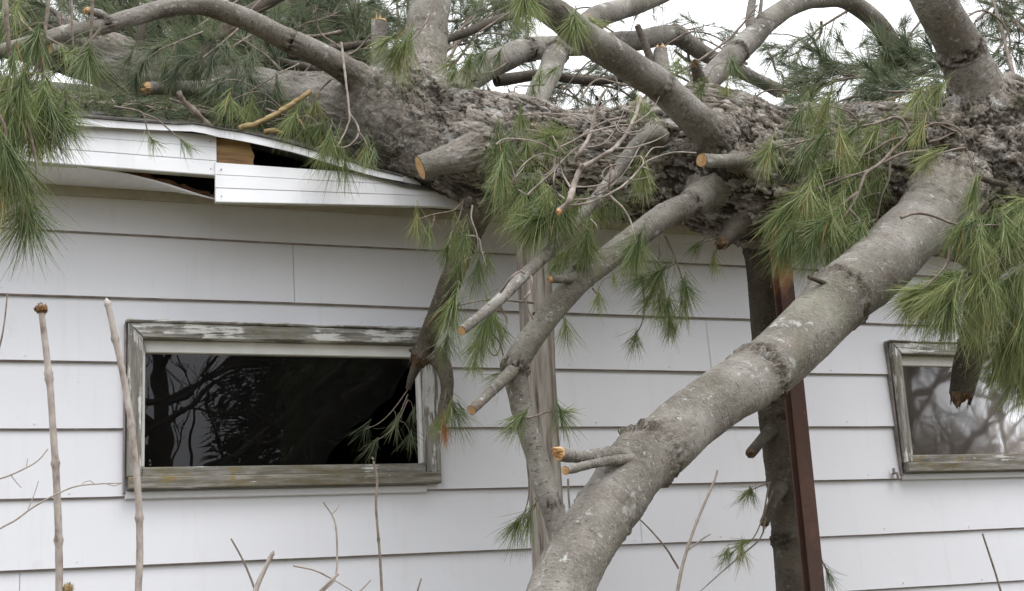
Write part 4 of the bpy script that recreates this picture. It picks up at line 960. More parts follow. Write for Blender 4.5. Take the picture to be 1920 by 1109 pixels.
spray([C4([(560, 590), (495, 610), (400, 640)]), C4([(640, 540), (600, 580), (560, 600)])],
      T4([(400, 640, 120, 92, 45, 150), (390, 645, 160, 62, 30, 50), (500, 620, 100, 85, 42, 120), (560, 590, 80, 80, 36, 100), (620, 580, 110, 60, 40, 80), (340, 700, 100, 58, 40, 70), (300, 590, 110, 70, 40, 90)]), -1.45, 2.8)
spray([C4([(620, 600), (650, 680), (668, 780)])], T4([(665, 780, 112, 78, 48, 140), (560, 850, 120, 48, 36, 60), (700, 800, 90, 45, 36, 40)]), -1.34, 2)
spray([C4([(800, 560), (760, 580), (720, 560)]), C4([(860, 520), (800, 540)])], T4([(700, 570, 100, 62, 40, 80), (760, 560, 95, 66, 38, 80), (840, 530, 85, 68, 38, 70)]), -1.18, 2)
spray([C4([(810, 515), (880, 580), (930, 660), (965, 790)])], T4([(963, 800, 100, 80, 50, 120), (963, 800, 70, 60, 30, 30)]), -1.62, 2.2, mat='pale_twig')
spray([C4([(960, 340), (1000, 375)])], T4([(1002, 378, 80, 64, 34, 90), (1002, 378, 125, 40, 30, 24)]), -1.5, 2)
spray([C4([(1085, 780), (1100, 860), (1085, 895), (1110, 940)]), C4([(1035, 810), (1060, 880), (1090, 970), (1110, 1109)]), C4([(1130, 750), (1190, 880), (1240, 1030)]), C4([(1190, 900), (1100, 960), (1060, 985)])],
      T4([(1100, 960, 130, 72, 42, 90), (1080, 1000, 110, 66, 38, 80), (960, 880, 110, 58, 38, 60), (1000, 990, 150, 56, 36, 60), (1240, 1040, 105, 62, 40, 80), (1250, 1040, 60, 50, 30, 26), (1110, 1109, 100, 68, 34, 70), (1150, 1150, 100, 62, 34, 70), (1030, 1120, 115, 50, 36, 40)]), -1.12, 2.0)
spray([C4([(1100, 1109), (1130, 1180), (1160, 1240)]), C4([(1000, 1000), (1010, 1150), (1000, 1240), (960, 1330)])],
      T4([(1160, 1240, 110, 52, 34, 60), (960, 1330, 95, 44, 40, 50), (1240, 1150, 95, 50, 30, 40), (1180, 1290, 120, 38, 30, 30)]), -1.08, 1.7)
spray([[(1352, 445), (1345, 465), (1338, 484)], [(1350, 445), (1325, 452), (1308, 460)]], [(1338, 486, 78, 44, 40, 44), (1310, 458, 150, 42, 30, 40)], -1.1, 1.6)
spray([C4([(540, 850), (580, 900), (560, 940)])], T4([(560, 860, 130, 46, 38, 60), (500, 900, 110, 40, 36, 50)]), -1.0, 2)
spray([[(1062, 560), (1055, 590), (1061, 612)], [(1110, 540), (1122, 556)], [(1105, 470), (1099, 480)]], [(1061, 612, 88, 60, 30, 50), (1122, 556, 88, 50, 34, 40), (1099, 478, 110, 60, 40, 60), (1150, 520, 80, 30, 30, 20)], -.9, 1.6)
spray([[(985, 785), (1005, 780), (1030, 772), (1052, 775)], [(985, 785), (975, 782)]], [(1052, 776, 85, 62, 42, 60), (1058, 772, -8, 42, 28, 26), (974, 786, 130, 62, 40, 70)], -1.42, 2.2)
spray([[(988, 860), (992, 920), (985, 955), (970, 980)], [(1010, 930), (1000, 955), (992, 968)]], [(970, 982, 125, 66, 40, 80), (992, 968, 100, 62, 28, 50)], -1.30, 1.6)

# --- right-hand sprays over the trunk
C5 = lambda pts: [(1400+x/3.08, 180+y/3.08) for x, y in pts]
def T5(rows): return [(1400+r[0]/3.08, 180+r[1]/3.08)+tuple(r[2:]) for r in rows]
spray([C5([(940, 210), (900, 140), (850, 125), (760, 155), (600, 190), (430, 235), (300, 270), (170, 295)]), C5([(430, 235), (370, 290), (340, 330)])],
      T5([(170, 297, 150, 62, 34, 60), (130, 320, 105, 70, 30, 70), (340, 320, 120, 90, 34, 110), (430, 250, 115, 70, 34, 70), (620, 200, 130, 72, 34, 70), (540, 230, 95, 75, 30, 60)]), -1.62, 2.6)
spray([C5([(925, 240), (870, 290), (770, 390), (690, 450), (640, 570), (590, 660), (500, 760), (390, 850)]), C5([(590, 655), (650, 720), (655, 760)]), C5([(640, 560), (520, 650), (435, 735)])],
      T5([(390, 850, 150, 88, 32, 130), (385, 850, 110, 80, 30, 80), (435, 735, 150, 78, 32, 110), (520, 640, 125, 78, 34, 100), (655, 770, 120, 74, 34, 100), (540, 780, 100, 82, 34, 100), (470, 700, 100, 78, 34, 90), (250, 800, 120, 76, 34, 100), (200, 860, 110, 62, 32, 70)]), -1.66, 3.0)
spray([C5([(1040, 320), (940, 325), (860, 350), (700, 430), (520, 490), (360, 560)]), C5([(680, 475), (640, 460), (560, 465), (440, 500)])],
      T5([(360, 560, 165, 76, 30, 110), (350, 570, 125, 90, 32, 120), (440, 500, 150, 70, 28, 60), (300, 620, 120, 84, 32, 120), (180, 700, 125, 70, 32, 90), (260, 650, 150, 72, 30, 90), (600, 520, 115, 84, 34, 90), (400, 640, 105, 88, 32, 100), (520, 560, 110, 88, 32, 100)]), -1.60, 2.6)
spray([C5([(650, 350), (700, 270), (770, 160)]), C5([(490, 320), (570, 335), (640, 355), (740, 365), (770, 390)]), C5([(930, 235), (820, 260), (740, 310), (650, 355)])],
      T5([(510, 420, 165, 72, 34, 80), (640, 380, 115, 82, 36, 110), (500, 410, 120, 66, 34, 80), (600, 330, 130, 66, 34, 60), (740, 200, 125, 76, 36, 90), (860, 190, 120, 68, 40, 90), (700, 300, 100, 76, 34, 80)]), -1.55, 2.3)
spray([C5([(830, 380), (820, 480), (780, 580), (755, 700), (755, 745)]), C5([(775, 562), (690, 580), (610, 650)]), C5([(745, 715), (690, 740), (650, 780)])],
      T5([(650, 780, 120, 80, 34, 100), (640, 500, 100, 80, 34, 80), (760, 500, 110, 66, 34, 60), (720, 560, 95, 62, 32, 50), (560, 830, 105, 64, 34, 80), (480, 880, 105, 50, 34, 60), (640, 620, 95, 80, 34, 80)]), -1.45, 2.2)
spray([C5([(1270, 300), (1200, 310), (1130, 328), (1060, 345)])], T5([(1060, 346, 140, 62, 32, 60), (1040, 350, 105, 50, 24, 36)]), -1.72, 2.0)
spray([C5([(1010, 190), (1080, 160), (1180, 170), (1245, 220), (1275, 320), (1310, 420), (1320, 480), (1312, 540)])], T5([(1312, 540, 100, 62, 24, 60), (1312, 540, 125, 50, 24, 40), (1005, 190, 120, 56, 30, 60)]), -1.75, 2.0)
spray([C5([(660, 165), (600, 100), (540, 75), (440, 55), (365, 70)]), C5([(560, 180), (490, 155), (430, 170)])],
      T5([(365, 72, 105, 66, 32, 90), (440, 60, 110, 62, 34, 60), (430, 170, 115, 66, 34, 70), (470, 20, 100, 62, 34, 70), (300, 110, 105, 56, 34, 60), (540, 110, 100, 52, 34, 50)]), -1.45, 2.0)
spray([C5([(1000, -10), (1030, 40), (1045, 120), (1045, 250)]), C5([(1050, 265), (1120, 250), (1190, 215), (1240, 208)]), C5([(1240, 208), (1190, 200), (1090, 160), (920, 150)])], T5([(990, -5, 120, 75, 40, 90), (1100, -30, 130, 70, 34, 70)]), -1.5, 2.2)
spray([C5([(890, 705), (960, 680), (1050, 685), (1200, 740), (1300, 752), (1450, 750), (1620, 790)]), C5([(1200, 740), (1190, 800), (1170, 900), (1150, 980), (1030, 1109)])],
      T5([(1290, 752, 140, 78, 34, 90), (1290, 752, 115, 85, 32, 90), (1415, 770, 95, 90, 42, 130), (1230, 770, 120, 66, 34, 60), (1500, 780, 90, 82, 38, 90), (1600, 640, 130, 90, 36, 110), (1580, 600, 170, 60, 28, 40), (1350, 840, 105, 78, 36, 90), (1580, 720, 110, 80, 36, 90)]), -1.95, 3.0)
C6 = lambda pts: [(1620+x/2.133, 380+y/2.133) for x, y in pts]
def T6(rows): return [(1620+r[0]/2.133, 380+r[1]/2.133)+tuple(r[2:]) for r in rows]
spray([C6([(700, 130), (640, 170), (540, 230), (450, 285), (390, 335), (340, 400)]), C6([(540, 235), (520, 290), (500, 325)]), C6([(440, 290), (420, 278), (370, 290)])],
      T6([(340, 400, 130, 100, 34, 130), (345, 395, 100, 95, 34, 110), (500, 325, 100, 105, 40, 150), (500, 325, 145, 75, 34, 70), (390, 330, 160, 100, 26, 80), (370, 290, 155, 90, 28, 80), (240, 350, 150, 72, 32, 90), (300, 370, 130, 90, 32, 110), (450, 300, 120, 95, 34, 110)]), -1.95, 3.2)
spray([C6([(640, 350), (600, 375), (580, 400)]), C6([(700, 420), (640, 470), (600, 500)])],
      T6([(600, 380, 105, 100, 42, 150), (560, 340, 120, 90, 38, 110), (620, 300, 100, 90, 38, 110), (640, 380, 90, 105, 36, 110), (600, 500, 110, 100, 38, 130), (520, 470, 125, 92, 34, 110), (560, 560, 115, 96, 36, 120), (640, 560, 100, 100, 36, 120), (460, 440, 115, 90, 34, 90), (640, 470, 95, 100, 38, 110)]), -1.85, 3.0)
spray([C6([(700, 560), (640, 620), (590, 650)])], T6([(590, 640, 130, 90, 34, 110), (620, 690, 115, 88, 36, 110), (640, 740, 110, 70, 36, 80), (560, 680, 140, 56, 32, 60), (640, 640, 100, 90, 36, 100), (540, 620, 110, 80, 34, 90)]), -1.7, 3)
spray([C6([(360, 90), (350, 180), (330, 250), (280, 310), (230, 360)])], T6([(230, 352, 150, 78, 30, 110), (190, 385, 125, 62, 30, 80), (260, 400, 110, 84, 32, 100), (340, 450, 105, 72, 32, 80)]), -1.9, 2.4)
# --- lower right, by the dark limb
spray([[(1445, 905), (1425, 912), (1403, 922)], [(1442, 905), (1430, 970), (1412, 1010), (1389, 1030)], [(1449, 920), (1435, 960), (1432, 1000)], [(1436, 970), (1425, 1010), (1380, 1050), (1340, 1085), (1310, 1112)]],
      [(1403, 922, 125, 46, 36, 50), (1408, 922, 80, 44, 30, 26), (1389, 1028, 95, 46, 36, 44), (1400, 1015, 160, 44, 24, 24), (1370, 1040, 150, 46, 26, 26), (1362, 1035, 120, 40, 30, 24)], -.95, 1.5)
spray([[(1528, 1020), (1545, 1060), (1552, 1075)]], [(1552, 1075, 80, 44, 30, 40)], -.8, 1.4)
# --- tufts on the near diagonal limb
spray([[(985, -30), (985, -6)]], [(985, -4, 80, 82, 48, 110), (985, -4, 120, 60, 36, 50), (990, 0, 45, 60, 26, 30)], -1.95, 2.5)
spray([[(1055, 10), (1068, 25), (1076, 42)]], [(1076, 42, 88, 68, 44, 110), (1080, 40, 50, 60, 30, 30)], -1.72, 2.4)
spray([[(1150, 60), (1130, 48), (1132, 60)]], [(1130, 50, 160, 48, 34, 60), (1110, 40, 60, 40, 40, 30)], -1.3, 1.8)
# --- tufts on top of the trunk
spray([[(815, -20), (810, 20), (785, 62), (765, 80), (745, 100)]], [(742, 92, 120, 70, 38, 110), (760, 85, 105, 74, 34, 90), (770, 72, 95, 60, 34, 50), (720, 78, 140, 50, 36, 60), (745, 105, 95, 66, 30, 60)], -.52, 2.0)
spray([[(952, 118), (930, 132), (905, 140), (885, 152)], [(885, 152), (900, 150)]], [(880, 165, 100, 48, 22, 70), (905, 108, 130, 60, 40, 80), (880, 118, 110, 62, 40, 90), (935, 105, 110, 42, 40, 40), (850, 140, 95, 30, 40, 50), (845, 120, 130, 50, 50, 60)], -.55, 1.8)
spray([[(1020, 160), (1008, 160), (965, 165)], [(965, 180), (966, 163), (990, 160)]], [(1012, 142, 110, 44, 40, 60), (1040, 130, 150, 40, 40, 30), (1000, 165, 90, 34, 30, 30)], -.5, 1.4)
spray([[(1300, 160), (1315, 172)]], [(1315, 165, 120, 40, 60, 60), (1315, 165, 60, 36, 60, 40), (1360, 170, 110, 46, 40, 60), (1385, 205, 165, 44, 24, 60), (1270, 120, 110, 50, 44, 60), (1375, 120, 80, 50, 40, 60)], -1.12, 1.8)
spray([[(1212, 215), (1205, 235)]], [(1200, 190, 70, 42, 40, 60), (1215, 205, 60, 44, 30, 50), (1192, 215, 120, 30, 40, 40)], -1.15, 1.6)

# --- long wild boughs behind the trunk and over the roof
BR = np.random.RandomState(77)
def bough(a, b, rpx, nside, tl, cnt, sag=.04, label=None, spreadpx=90, updown=0.0):
    """a, b: survey (x, y, Y). side shoots with tufts all along"""
    A = P(*a); B = P(*b); mb = MB(); dv = B-A; Ld = np.linalg.norm(dv)
    mid = (A+B)/2+np.array([0, 0, sag*Ld]); r0 = rpx*depth(A)/FPX
    C = tube(mb, [A, (A+mid)/2+BR.randn(3)*.02, mid, (B+mid)/2+BR.randn(3)*.02, B], [r0, r0*.85, r0*.7, r0*.55, r0*.35], 6, .03)
    tl_ = []; dn = norm(dv)
    sm = spreadpx*depth(mid)/FPX
    for i in range(nside):
        t = (i+.5+BR.uniform(-.4, .4))/nside; j = min(len(C)-1, int(t*len(C))); s0 = C[j]
        sd = norm(np.cross(dn, BR.randn(3))); d = norm(dn*BR.uniform(.5, 1.1)+sd*BR.uniform(.5, 1.0)+np.array([0, 0, updown+BR.uniform(-.25, .2)]))
        ln = sm*BR.uniform(.5, 1.15); e = s0+d*ln+np.array([0, 0, -.12*ln]); md = (s0+e)/2+np.array([0, 0, .06*ln])
        tube(mb, [s0, md, e], [r0*.35, r0*.25, r0*.15], 4, .04)
        de = norm(e-md); lt = tl*depth(e)/FPX
        tl_.append((e, de, lt*BR.uniform(.85, 1.25), cnt*1.25, math.radians(BR.uniform(28, 42))))
        if BR.rand() < .85: tl_.append((md, norm(de+BR.randn(3)*.35), lt*.9, cnt*.7, math.radians(36)))
        if BR.rand() < .6:
            e2 = md+norm(de+BR.randn(3)*.6)*ln*.5; tube(mb, [md, e2], [r0*.2, r0*.12], 4, .05); tl_.append((e2, norm(e2-md), lt, cnt, math.radians(36)))
    tl_.append((C[-1], dn, tl*depth(B)/FPX, cnt, .6))
    o = mb.build('bough', M['twig'], tree, True)
    nb = MB(); needles(nb, tl_, BR, .0019, 2, .16); nb.build('needles', M['needle_far'], o)
    if label: o['label'] = label
    return o
def BOUGHS2(l):
    out_ = list(l)
    for a, b, r, n, tl, c in l[:18]+l[:16]+l[18:24]+l[-16:-11]:
        j = lambda p, k: (p[0]+BR.uniform(-45, 45), p[1]+BR.uniform(-28, 22), p[2]+BR.uniform(.1, .7))
        out_.append((j(a, 0), j(b, 1), max(3, r-1), n, tl, c))
    return out_
for a, b, r, n, tl, c in BOUGHS2([
    ((330, 140, 1.2), (-60, 10, 1.5), 5, 14, 55, 34), ((300, 110, 1.6), (120, -40, 1.9), 5, 12, 55, 34), ((420, 130, 1.3), (230, -30, 1.6), 5, 13, 55, 34),
    ((460, 120, 1.5), (420, -60, 1.8), 5, 12, 55, 34), ((540, 130, 1.2), (330, 30, 1.5), 5, 12, 55, 34), ((560, 130, 1.8), (600, -60, 2.0), 5, 11, 52, 30),
    ((640, 130, 1.4), (500, -10, 1.8), 5, 13, 52, 32), ((700, 130, 1.6), (560, 50, 1.9), 5, 12, 52, 32), ((680, 110, 1.2), (640, -60, 1.5), 5, 12, 52, 30), ((730, 120, 1.5), (760, -60, 1.8), 4, 9, 52, 30),
    ((760, 150, .9), (560, 110, 1.2), 4, 11, 50, 30), ((640, 60, 1.0), (470, 90, 1.2), 4, 10, 50, 30),
    ((420, 150, .8), (300, 90, .9), 4, 12, 55, 34), ((500, 175, .5), (400, 120, .6), 4, 12, 55, 34), ((480, 190, .35), (380, 165, .45), 4, 10, 52, 34), ((560, 165, .5), (450, 70, .8), 4, 12, 52, 34),
    ((820, 130, 1.0), (900, 10, 1.3), 4, 9, 50, 28), ((830, 100, 1.4), (1000, -10, 1.8), 4, 9, 48, 26), ((860, 60, 1.6), (960, -60, 1.8), 4, 7, 48, 24), ((1000, 150, .8), (1120, 200, 1.2), 3, 6, 40, 20), ((1060, 140, 1.2), (1280, 190, 1.4), 3, 9, 36, 18), ((1160, 100, .9), (1300, 40, 1.2), 3, 7, 36, 18), ((1180, 110, .7), (1080, 180, .9), 3, 6, 36, 18),
    ((1290, 95, .8), (1340, 160, .9), 3, 6, 44, 22), ((1400, 120, .6), (1300, 70, .9), 3, 6, 40, 20),
    ((1590, 20, .8), (1470, 110, 1.0), 3, 8, 40, 24), ((1440, 100, .8), (1470, 175, .9), 3, 5, 38, 20), ((1800, 150, -.6), (1540, 160, -.4), 4, 13, 60, 34), ((1760, 120, -.3), (1500, 190, -.2), 4, 13, 58, 32), ((1700, 170, -.9), (1520, 215, -1.0), 4, 8, 60, 34), ((1820, 140, -.9), (1680, 120, -.8), 4, 10, 66, 40), ((1790, 190, -1.0), (1640, 170, -1.0), 4, 9, 66, 40),
    ((1900, 140, -.4), (1850, -40, -.1), 4, 10, 52, 28), ((1960, 120, -.2), (1880, 10, 0), 4, 10, 50, 26), ((1940, 60, .3), (1800, -20, .6), 4, 9, 48, 24), ((1870, 60, .2), (1960, -30, .5), 4, 7, 48, 24), ((1700, 110, .2), (1760, -10, .5), 3, 5, 40, 20),
    ((110, 60, .3), (-60, 90, .5), 4, 9, 60, 34), ((120, 60, .2), (20, -40, .4), 4, 9, 60, 34), ((20, 160, .4), (-40, 60, .5), 4, 6, 60, 30)]+[
    ((360, 60, 1.2), (520, -30, 1.5), 3, 11, 42, 34), ((480, 100, 1.1), (640, 20, 1.3), 3, 11, 42, 34), ((560, 60, 1.4), (740, 40, 1.6), 3, 10, 42, 32), ((600, 110, 1.0), (760, 90, 1.2), 3, 9, 40, 32), ((420, 40, 1.3), (560, 10, 1.6), 3, 10, 42, 32),
    ((850, 80, 1.2), (960, 60, 1.4), 3, 8, 42, 28), ((840, 40, 1.5), (930, 10, 1.7), 3, 8, 42, 28), ((880, 130, .9), (980, 120, 1.0), 3, 6, 40, 26), ((1090, 160, .8), (1230, 190, .9), 3, 8, 36, 26), ((1230, 120, .8), (1340, 190, .9), 3, 7, 36, 26), ((1250, 90, .9), (1180, 180, 1.0), 3, 7, 36, 24),
    ((1540, 40, .9), (1490, 140, 1.0), 3, 8, 40, 26), ((1700, 150, -.5), (1560, 130, -.4), 3, 9, 48, 32), ((1860, 110, 0), (1920, 30, .2), 3, 9, 46, 28), ((1830, 40, .3), (1900, -20, .4), 3, 8, 46, 28), ((1640, 120, .2), (1720, 60, .3), 3, 6, 44, 24)]):
    bough(a, b, r, n, tl, c)

# bare wiry twigs against the sky
for i_, pts in enumerate([[(1085, 190), (1120, 150), (1180, 160), (1230, 130), (1290, 140)], [(1120, 205), (1160, 170), (1150, 130), (1190, 110)], [(1200, 190), (1250, 150), (1300, 120), (1370, 70), (1420, 10)], [(1240, 90), (1300, 60), (1360, 80), (1400, 130)],
                         [(1330, 110), (1400, 70), (1480, 66), (1520, 90)], [(1040, 190), (1100, 120), (1130, 110), (1180, 60)], [(1780, 60), (1840, 20), (1890, 60), (1880, 120), (1800, 150)], [(1880, 5), (1910, 60), (1905, 110)], [(1030, 45), (1090, 15), (1150, 20), (1210, -15)],
                         [(900, 60), (960, 20), (1000, -10)], [(1400, 195), (1440, 170), (1500, 175)], [(560, 150), (600, 110), (660, 100), (700, 60)], [(380, 110), (440, 60), (470, 20), (500, -10)], [(640, 90), (600, 60), (590, 10)]]):
    mb = MB(); Yw = [-.6, -.5, -.4, .3, .2, .4, -.3, .1, .5, .6, -.3, .3, .2, .5][i_]; r0 = [2.2, 1.6, 3.2, 1.8, 1.6, 1.6, 2.4, 1.8, 1.8, 2.2, 1.6, 2.2, 2.4, 2.0][i_]
    p3 = [P(x, y, Yw+BR.uniform(-.04, .04)) for x, y in pts]; C = tube(mb, p3, [r0*(1-.45*k/len(pts))*depth(q_)/FPX for k, q_ in enumerate(p3)], 6, .012, seed=i_, wob=.3)
    for k in range(5):
        s0 = C[BR.randint(len(C)//4, len(C))]; d = norm(BR.randn(3)); e = s0+d*BR.uniform(.05, .16); tube(mb, [s0, (s0+e)/2+BR.randn(3)*.015, e], [r0*.5*.0018, r0*.4*.0018, r0*.2*.0018], 5, .012)
    mb.build('bare_twig', M['twig'], tree, True)
# boughs lying on the roof just behind the eave
for i_, (x0, x1, y0, Yd) in enumerate([(150, 330, 200, -.05), (230, 420, 205, .1), (60, 230, 185, .3), (330, 520, 205, .05), (120, 300, 175, .6), (20, 160, 190, .1), (400, 560, 215, .1), (-40, 120, 175, .7), (300, 440, 190, .35)]):
    A = P(x0, y0, Yd); B = P(x1, y0+8, Yd+.05)
    for q_ in (A, B): q_[2] = roofz(q_[0], q_[1])+.035
    mb = MB(); C = tube(mb, [A, (A+B)/2+np.array([0, .03, .02]), B], [.007, .006, .004], 6, .03); tl_ = []
    for k in range(17):
        s0 = C[BR.randint(len(C))]; d = norm(np.array([BR.uniform(-1, 1), BR.uniform(-1, .8), BR.uniform(-.05, .3)])); e = s0+d*BR.uniform(.05, .20); e[1] = max(e[1], YE+.02)
        e[2] = roofz(e[0], e[1])+BR.uniform(.01, .06); tube(mb, [s0, (s0+e)/2+np.array([0, 0, .02]), e], [.003, .0025, .0018], 4, .04)
        tl_.append((e, norm(d*np.array([1, .8, .2])+np.array([0, 0, -.02])), .085, 32, .6))
    o = mb.build('bough', M['twig'], tree, True); nb = MB(); needles(nb, tl_, BR, .0018, 2, .06); nb.build('needles', M['needle_far'], o); o['label'] = 'bough lying flat on the roof edge'

# loose needles and scraps along the roof edge
mb = MB(); n = 2600; x = BR.uniform(-1.2, 1.35, n); y = YE+.01+BR.rand(n)**1.5*1.6; an = BR.uniform(0, 6.28, n); Ln = BR.uniform(.03, .09, n)
z = roofz(x, y)+.012+BR.rand(n)*.012; d = np.stack([np.cos(an), np.sin(an)*.6, BR.uniform(-.05, .12, n)], 1)
A = np.stack([x, y, z], 1); sd = np.stack([-np.sin(an), np.cos(an), 0*an], 1)*.0012; Bp = A+d*Ln[:, None]; Bp[:, 1] = np.maximum(Bp[:, 1], YE-.02)
V = np.stack([A-sd, A+sd, Bp+sd*.4, Bp-sd*.4], 1).reshape(-1, 3); mb.addq(V, (np.arange(n)[:, None]*4+np.arange(4)[None]), 0, rnd=np.repeat(np.clip(BR.rand(n)*1.1, 0, 1), 4), tt=np.zeros(4*n))
o = mb.build('needle_litter', M['needle_far']); tag(o, 'loose pine needles scattered along the roof edge', 'needle litter', None, 'stuff')

# ------------------------------------------------------------------ bare forked dead branch with curling twigs
def tubes_thing(name, lines, mat, label, cat, Yb=0, group=None, cut=None, ground=False, jit=.03):
    r_ = np.random.RandomState(len(name)+len(lines)); o = None; mb = MB()
    for i_, (pts, r) in enumerate(lines):
        p3 = []; rr = []
        r = r if isinstance(r, (list, tuple)) else (r, r*.6)
        for j, row in enumerate(pts):
            q_ = P(row[0], row[1], Yb+(row[2] if len(row) > 2 else r_.uniform(-jit, jit)*(j > 0))); p3.append(q_); u = j/max(1, len(pts)-1); rr.append((r[0]*(1-u)+r[1]*u)*depth(q_)/FPX)
        p3 = np.array(p3)
        if ground and i_ == 0:
            dd = p3[0]-p3[1]; dd[:2] *= .4; t = -p3[0][2]/dd[2]; g_ = p3[0]+dd*t; g_[2] = -.03; p3 = np.vstack([g_, (g_+p3[0])/2+[.01, .01, 0], p3]); rr = [rr[0]*1.25, rr[0]*1.1]+rr
        tube(mb, p3, rr, 9 if r[0] > 4 else 6, .012, seed=i_, wob=.35)
    o = mb.build(name, M[mat], None, True); tag(o, label, cat, group)
    if cut:
        x, y, r, Yc, dx, dy = cut; c = P(x, y, Yc); d = wd(x, y, 0, dx, dy, -.5); a = norm(np.cross(d, [0, 0, 1])); b = np.cross(d, a); rm = r*depth(c)/FPX
        mb = MB(); th = np.linspace(0, 2*np.pi, 14, endpoint=False); V = c+d*.003+rm*(np.cos(th)[:, None]*a+np.sin(th)[:, None]*b); V2 = V-d*.010
        mb.add(np.concatenate([V, V2]), [tuple(range(14))]+[(i, i+14, (i+1) % 14+14, (i+1) % 14) for i in range(14)]); mb.build('cut_face', M['cut'], o)
    return o
tubes_thing('dead_branch', [
    (C4([(515, 606), (545, 585), (575, 545), (600, 470), (630, 385), (652, 345)]), (5.8, 5.2)),
    (C4([(652, 348), (618, 315), (635, 265), (680, 200), (715, 100), (740, -10), (790, -100)]), (4.2, 2.6)),
    (C4([(652, 346), (720, 318), (790, 270), (855, 225), (930, 120), (978, -10), (990, -60)]), (4.6, 2.8)),
    (C4([(570, 575), (700, 552), (850, 482), (950, 400), (1010, 330), (1090, 290), (1190, 265), (1310, 268)]), (2.4, 1.2)),
    (C4([(582, 465), (540, 390), (520, 320), (520, 250), (482, 170)]), (2.1, 1.2)),
    (C4([(620, 465), (720, 460), (800, 432), (880, 345), (960, 290)]), (1.8, 1.0)),
    (C4([(510, 240), (600, 200), (700, 148), (850, 110), (935, 104), (1010, 60)]), (1.9, 1.0)),
    (C4([(600, 540), (720, 522), (860, 425), (930, 330), (1000, 210), (1117, 82)]), (1.8, .9)),
    (C4([(845, 243), (950, 236), (1080, 195), (1155, 152)]), (1.8, .9)),
    (C4([(775, 250), (830, 285), (940, 295), (988, 288), (1003, 330), (940, 405), (900, 470)]), (1.7, .9)),
    (C4([(155, 218), (200, 190), (300, 190), (420, 215), (500, 262), (520, 232), (560, 160)]), (1.6, .9)),
    (C4([(335, 510), (420, 430), (490, 368), (560, 290), (650, 220), (760, 180)]), (1.6, .9)),
    (C4([(495, 362), (487, 440), (510, 500), (552, 532)]), (1.6, 1)),
    (C4([(282, 480), (310, 500), (335, 510)]), (1.6, 1.2)),
    (C4([(300, 50), (420, 40), (560, 48), (620, 45), (700, 82), (755, 128), (850, 190)]), (1.6, .9)),
    (C4([(245, 440), (300, 350), (370, 290), (440, 270), (520, 300)]), (1.3, .8)),
    (C4([(840, 90), (870, 150), (950, 145), (1010, 130), (1060, 60)]), (1.3, .7)),
    (C4([(650, 240), (760, 220), (830, 150), (900, 10)]), (1.3, .7)),
    (C4([(1015, 295), (1060, 240), (1130, 230), (1200, 180)]), (1.2, .7)),
    (C4([(1000, 350), (1040, 365), (1045, 400), (980, 420), (920, 420)]), (1.5, .8)),
    (C4([(770, 60), (810, 90), (850, 110), (930, 160), (1020, 150)]), (1.3, .7)),
    (C4([(560, 10), (600, 60), (660, 70), (720, 110)]), (1.2, .7)),
    (C4([(930, 20), (1000, 60), (1060, 10), (1100, -60)]), (1.2, .7)),
    (C4([(400, 380), (430, 400), (500, 350)]), (1.2, .7)),
    (C4([(300, 310), (320, 340), (250, 430)]), (1.2, .7)),
    (C4([(700, 650), (740, 700), (720, 790)]), (1.2, .7))],
    'pale_twig', 'bare forked dead branch with small cut end and curling twigs before the trunk', 'branch', -1.56, cut=(1047, 398, 6.0, -1.565, -.9, .6), jit=.05)
tubes_thing('dead_vine', [
    (C4([(180, 1075), (215, 1020), (255, 975), (300, 950), (325, 965)]), (2.4, 2)),
    (C4([(355, 975), (365, 1010), (355, 1060), (340, 1085), (318, 1109)]), (2.6, 2)),
    (C4([(760, 400), (790, 430), (815, 400), (820, 360), (845, 335), (800, 350), (770, 380), (775, 420), (820, 440)]), (1.8, 1.3)),
    (C4([(790, 310), (830, 350), (850, 400), (810, 450), (760, 480), (720, 510), (770, 500), (805, 490)]), (1.9, 1.2)),
    (C4([(815, 335), (812, 400), (805, 490)]), (2.2, 1.8)),
    ([(983, 560), (990, 580), (1000, 600)], 1.8)],
    'twig', 'grey dead vine curled round the thin sloping cut branch', 'vine', -1.62)
tubes_thing('loose_stick', [([(448, 241, 0), (480, 232, 0), (520, 213, 0), (555, 190, 0), (582, 172, 0)], (5.5, 4.5))], 'stick', 'yellowish bare stick leaning on the roof edge against the trunk', 'stick', -.35)
tubes_thing('loose_stick', [([(495, 248, 0), (515, 246, 0), (530, 250, 0)], (5, 4.5))], 'stick', 'short stubby yellowish stick lying on the bent roof edge', 'stick', -.34)
tubes_thing('broken_twig', [([(335, 172, .0), (345, 190, 0), (365, 208, 0), (395, 238, 0)], (5, 6)), ([(318, 186, 0), (345, 196, 0), (362, 214, 0)], (2, 2))], 'twig', 'dark snapped twig standing up from the roof edge litter', 'twig', -.28)
tubes_thing('hanging_twig', [([(1000, 690), (1005, 720), (1025, 745)], 1.8), ([(1000, 650), (1012, 680), (1033, 715)], 1.8)], 'twig', 'two thin dark twigs crossing the weathered post', 'twig', -.62)

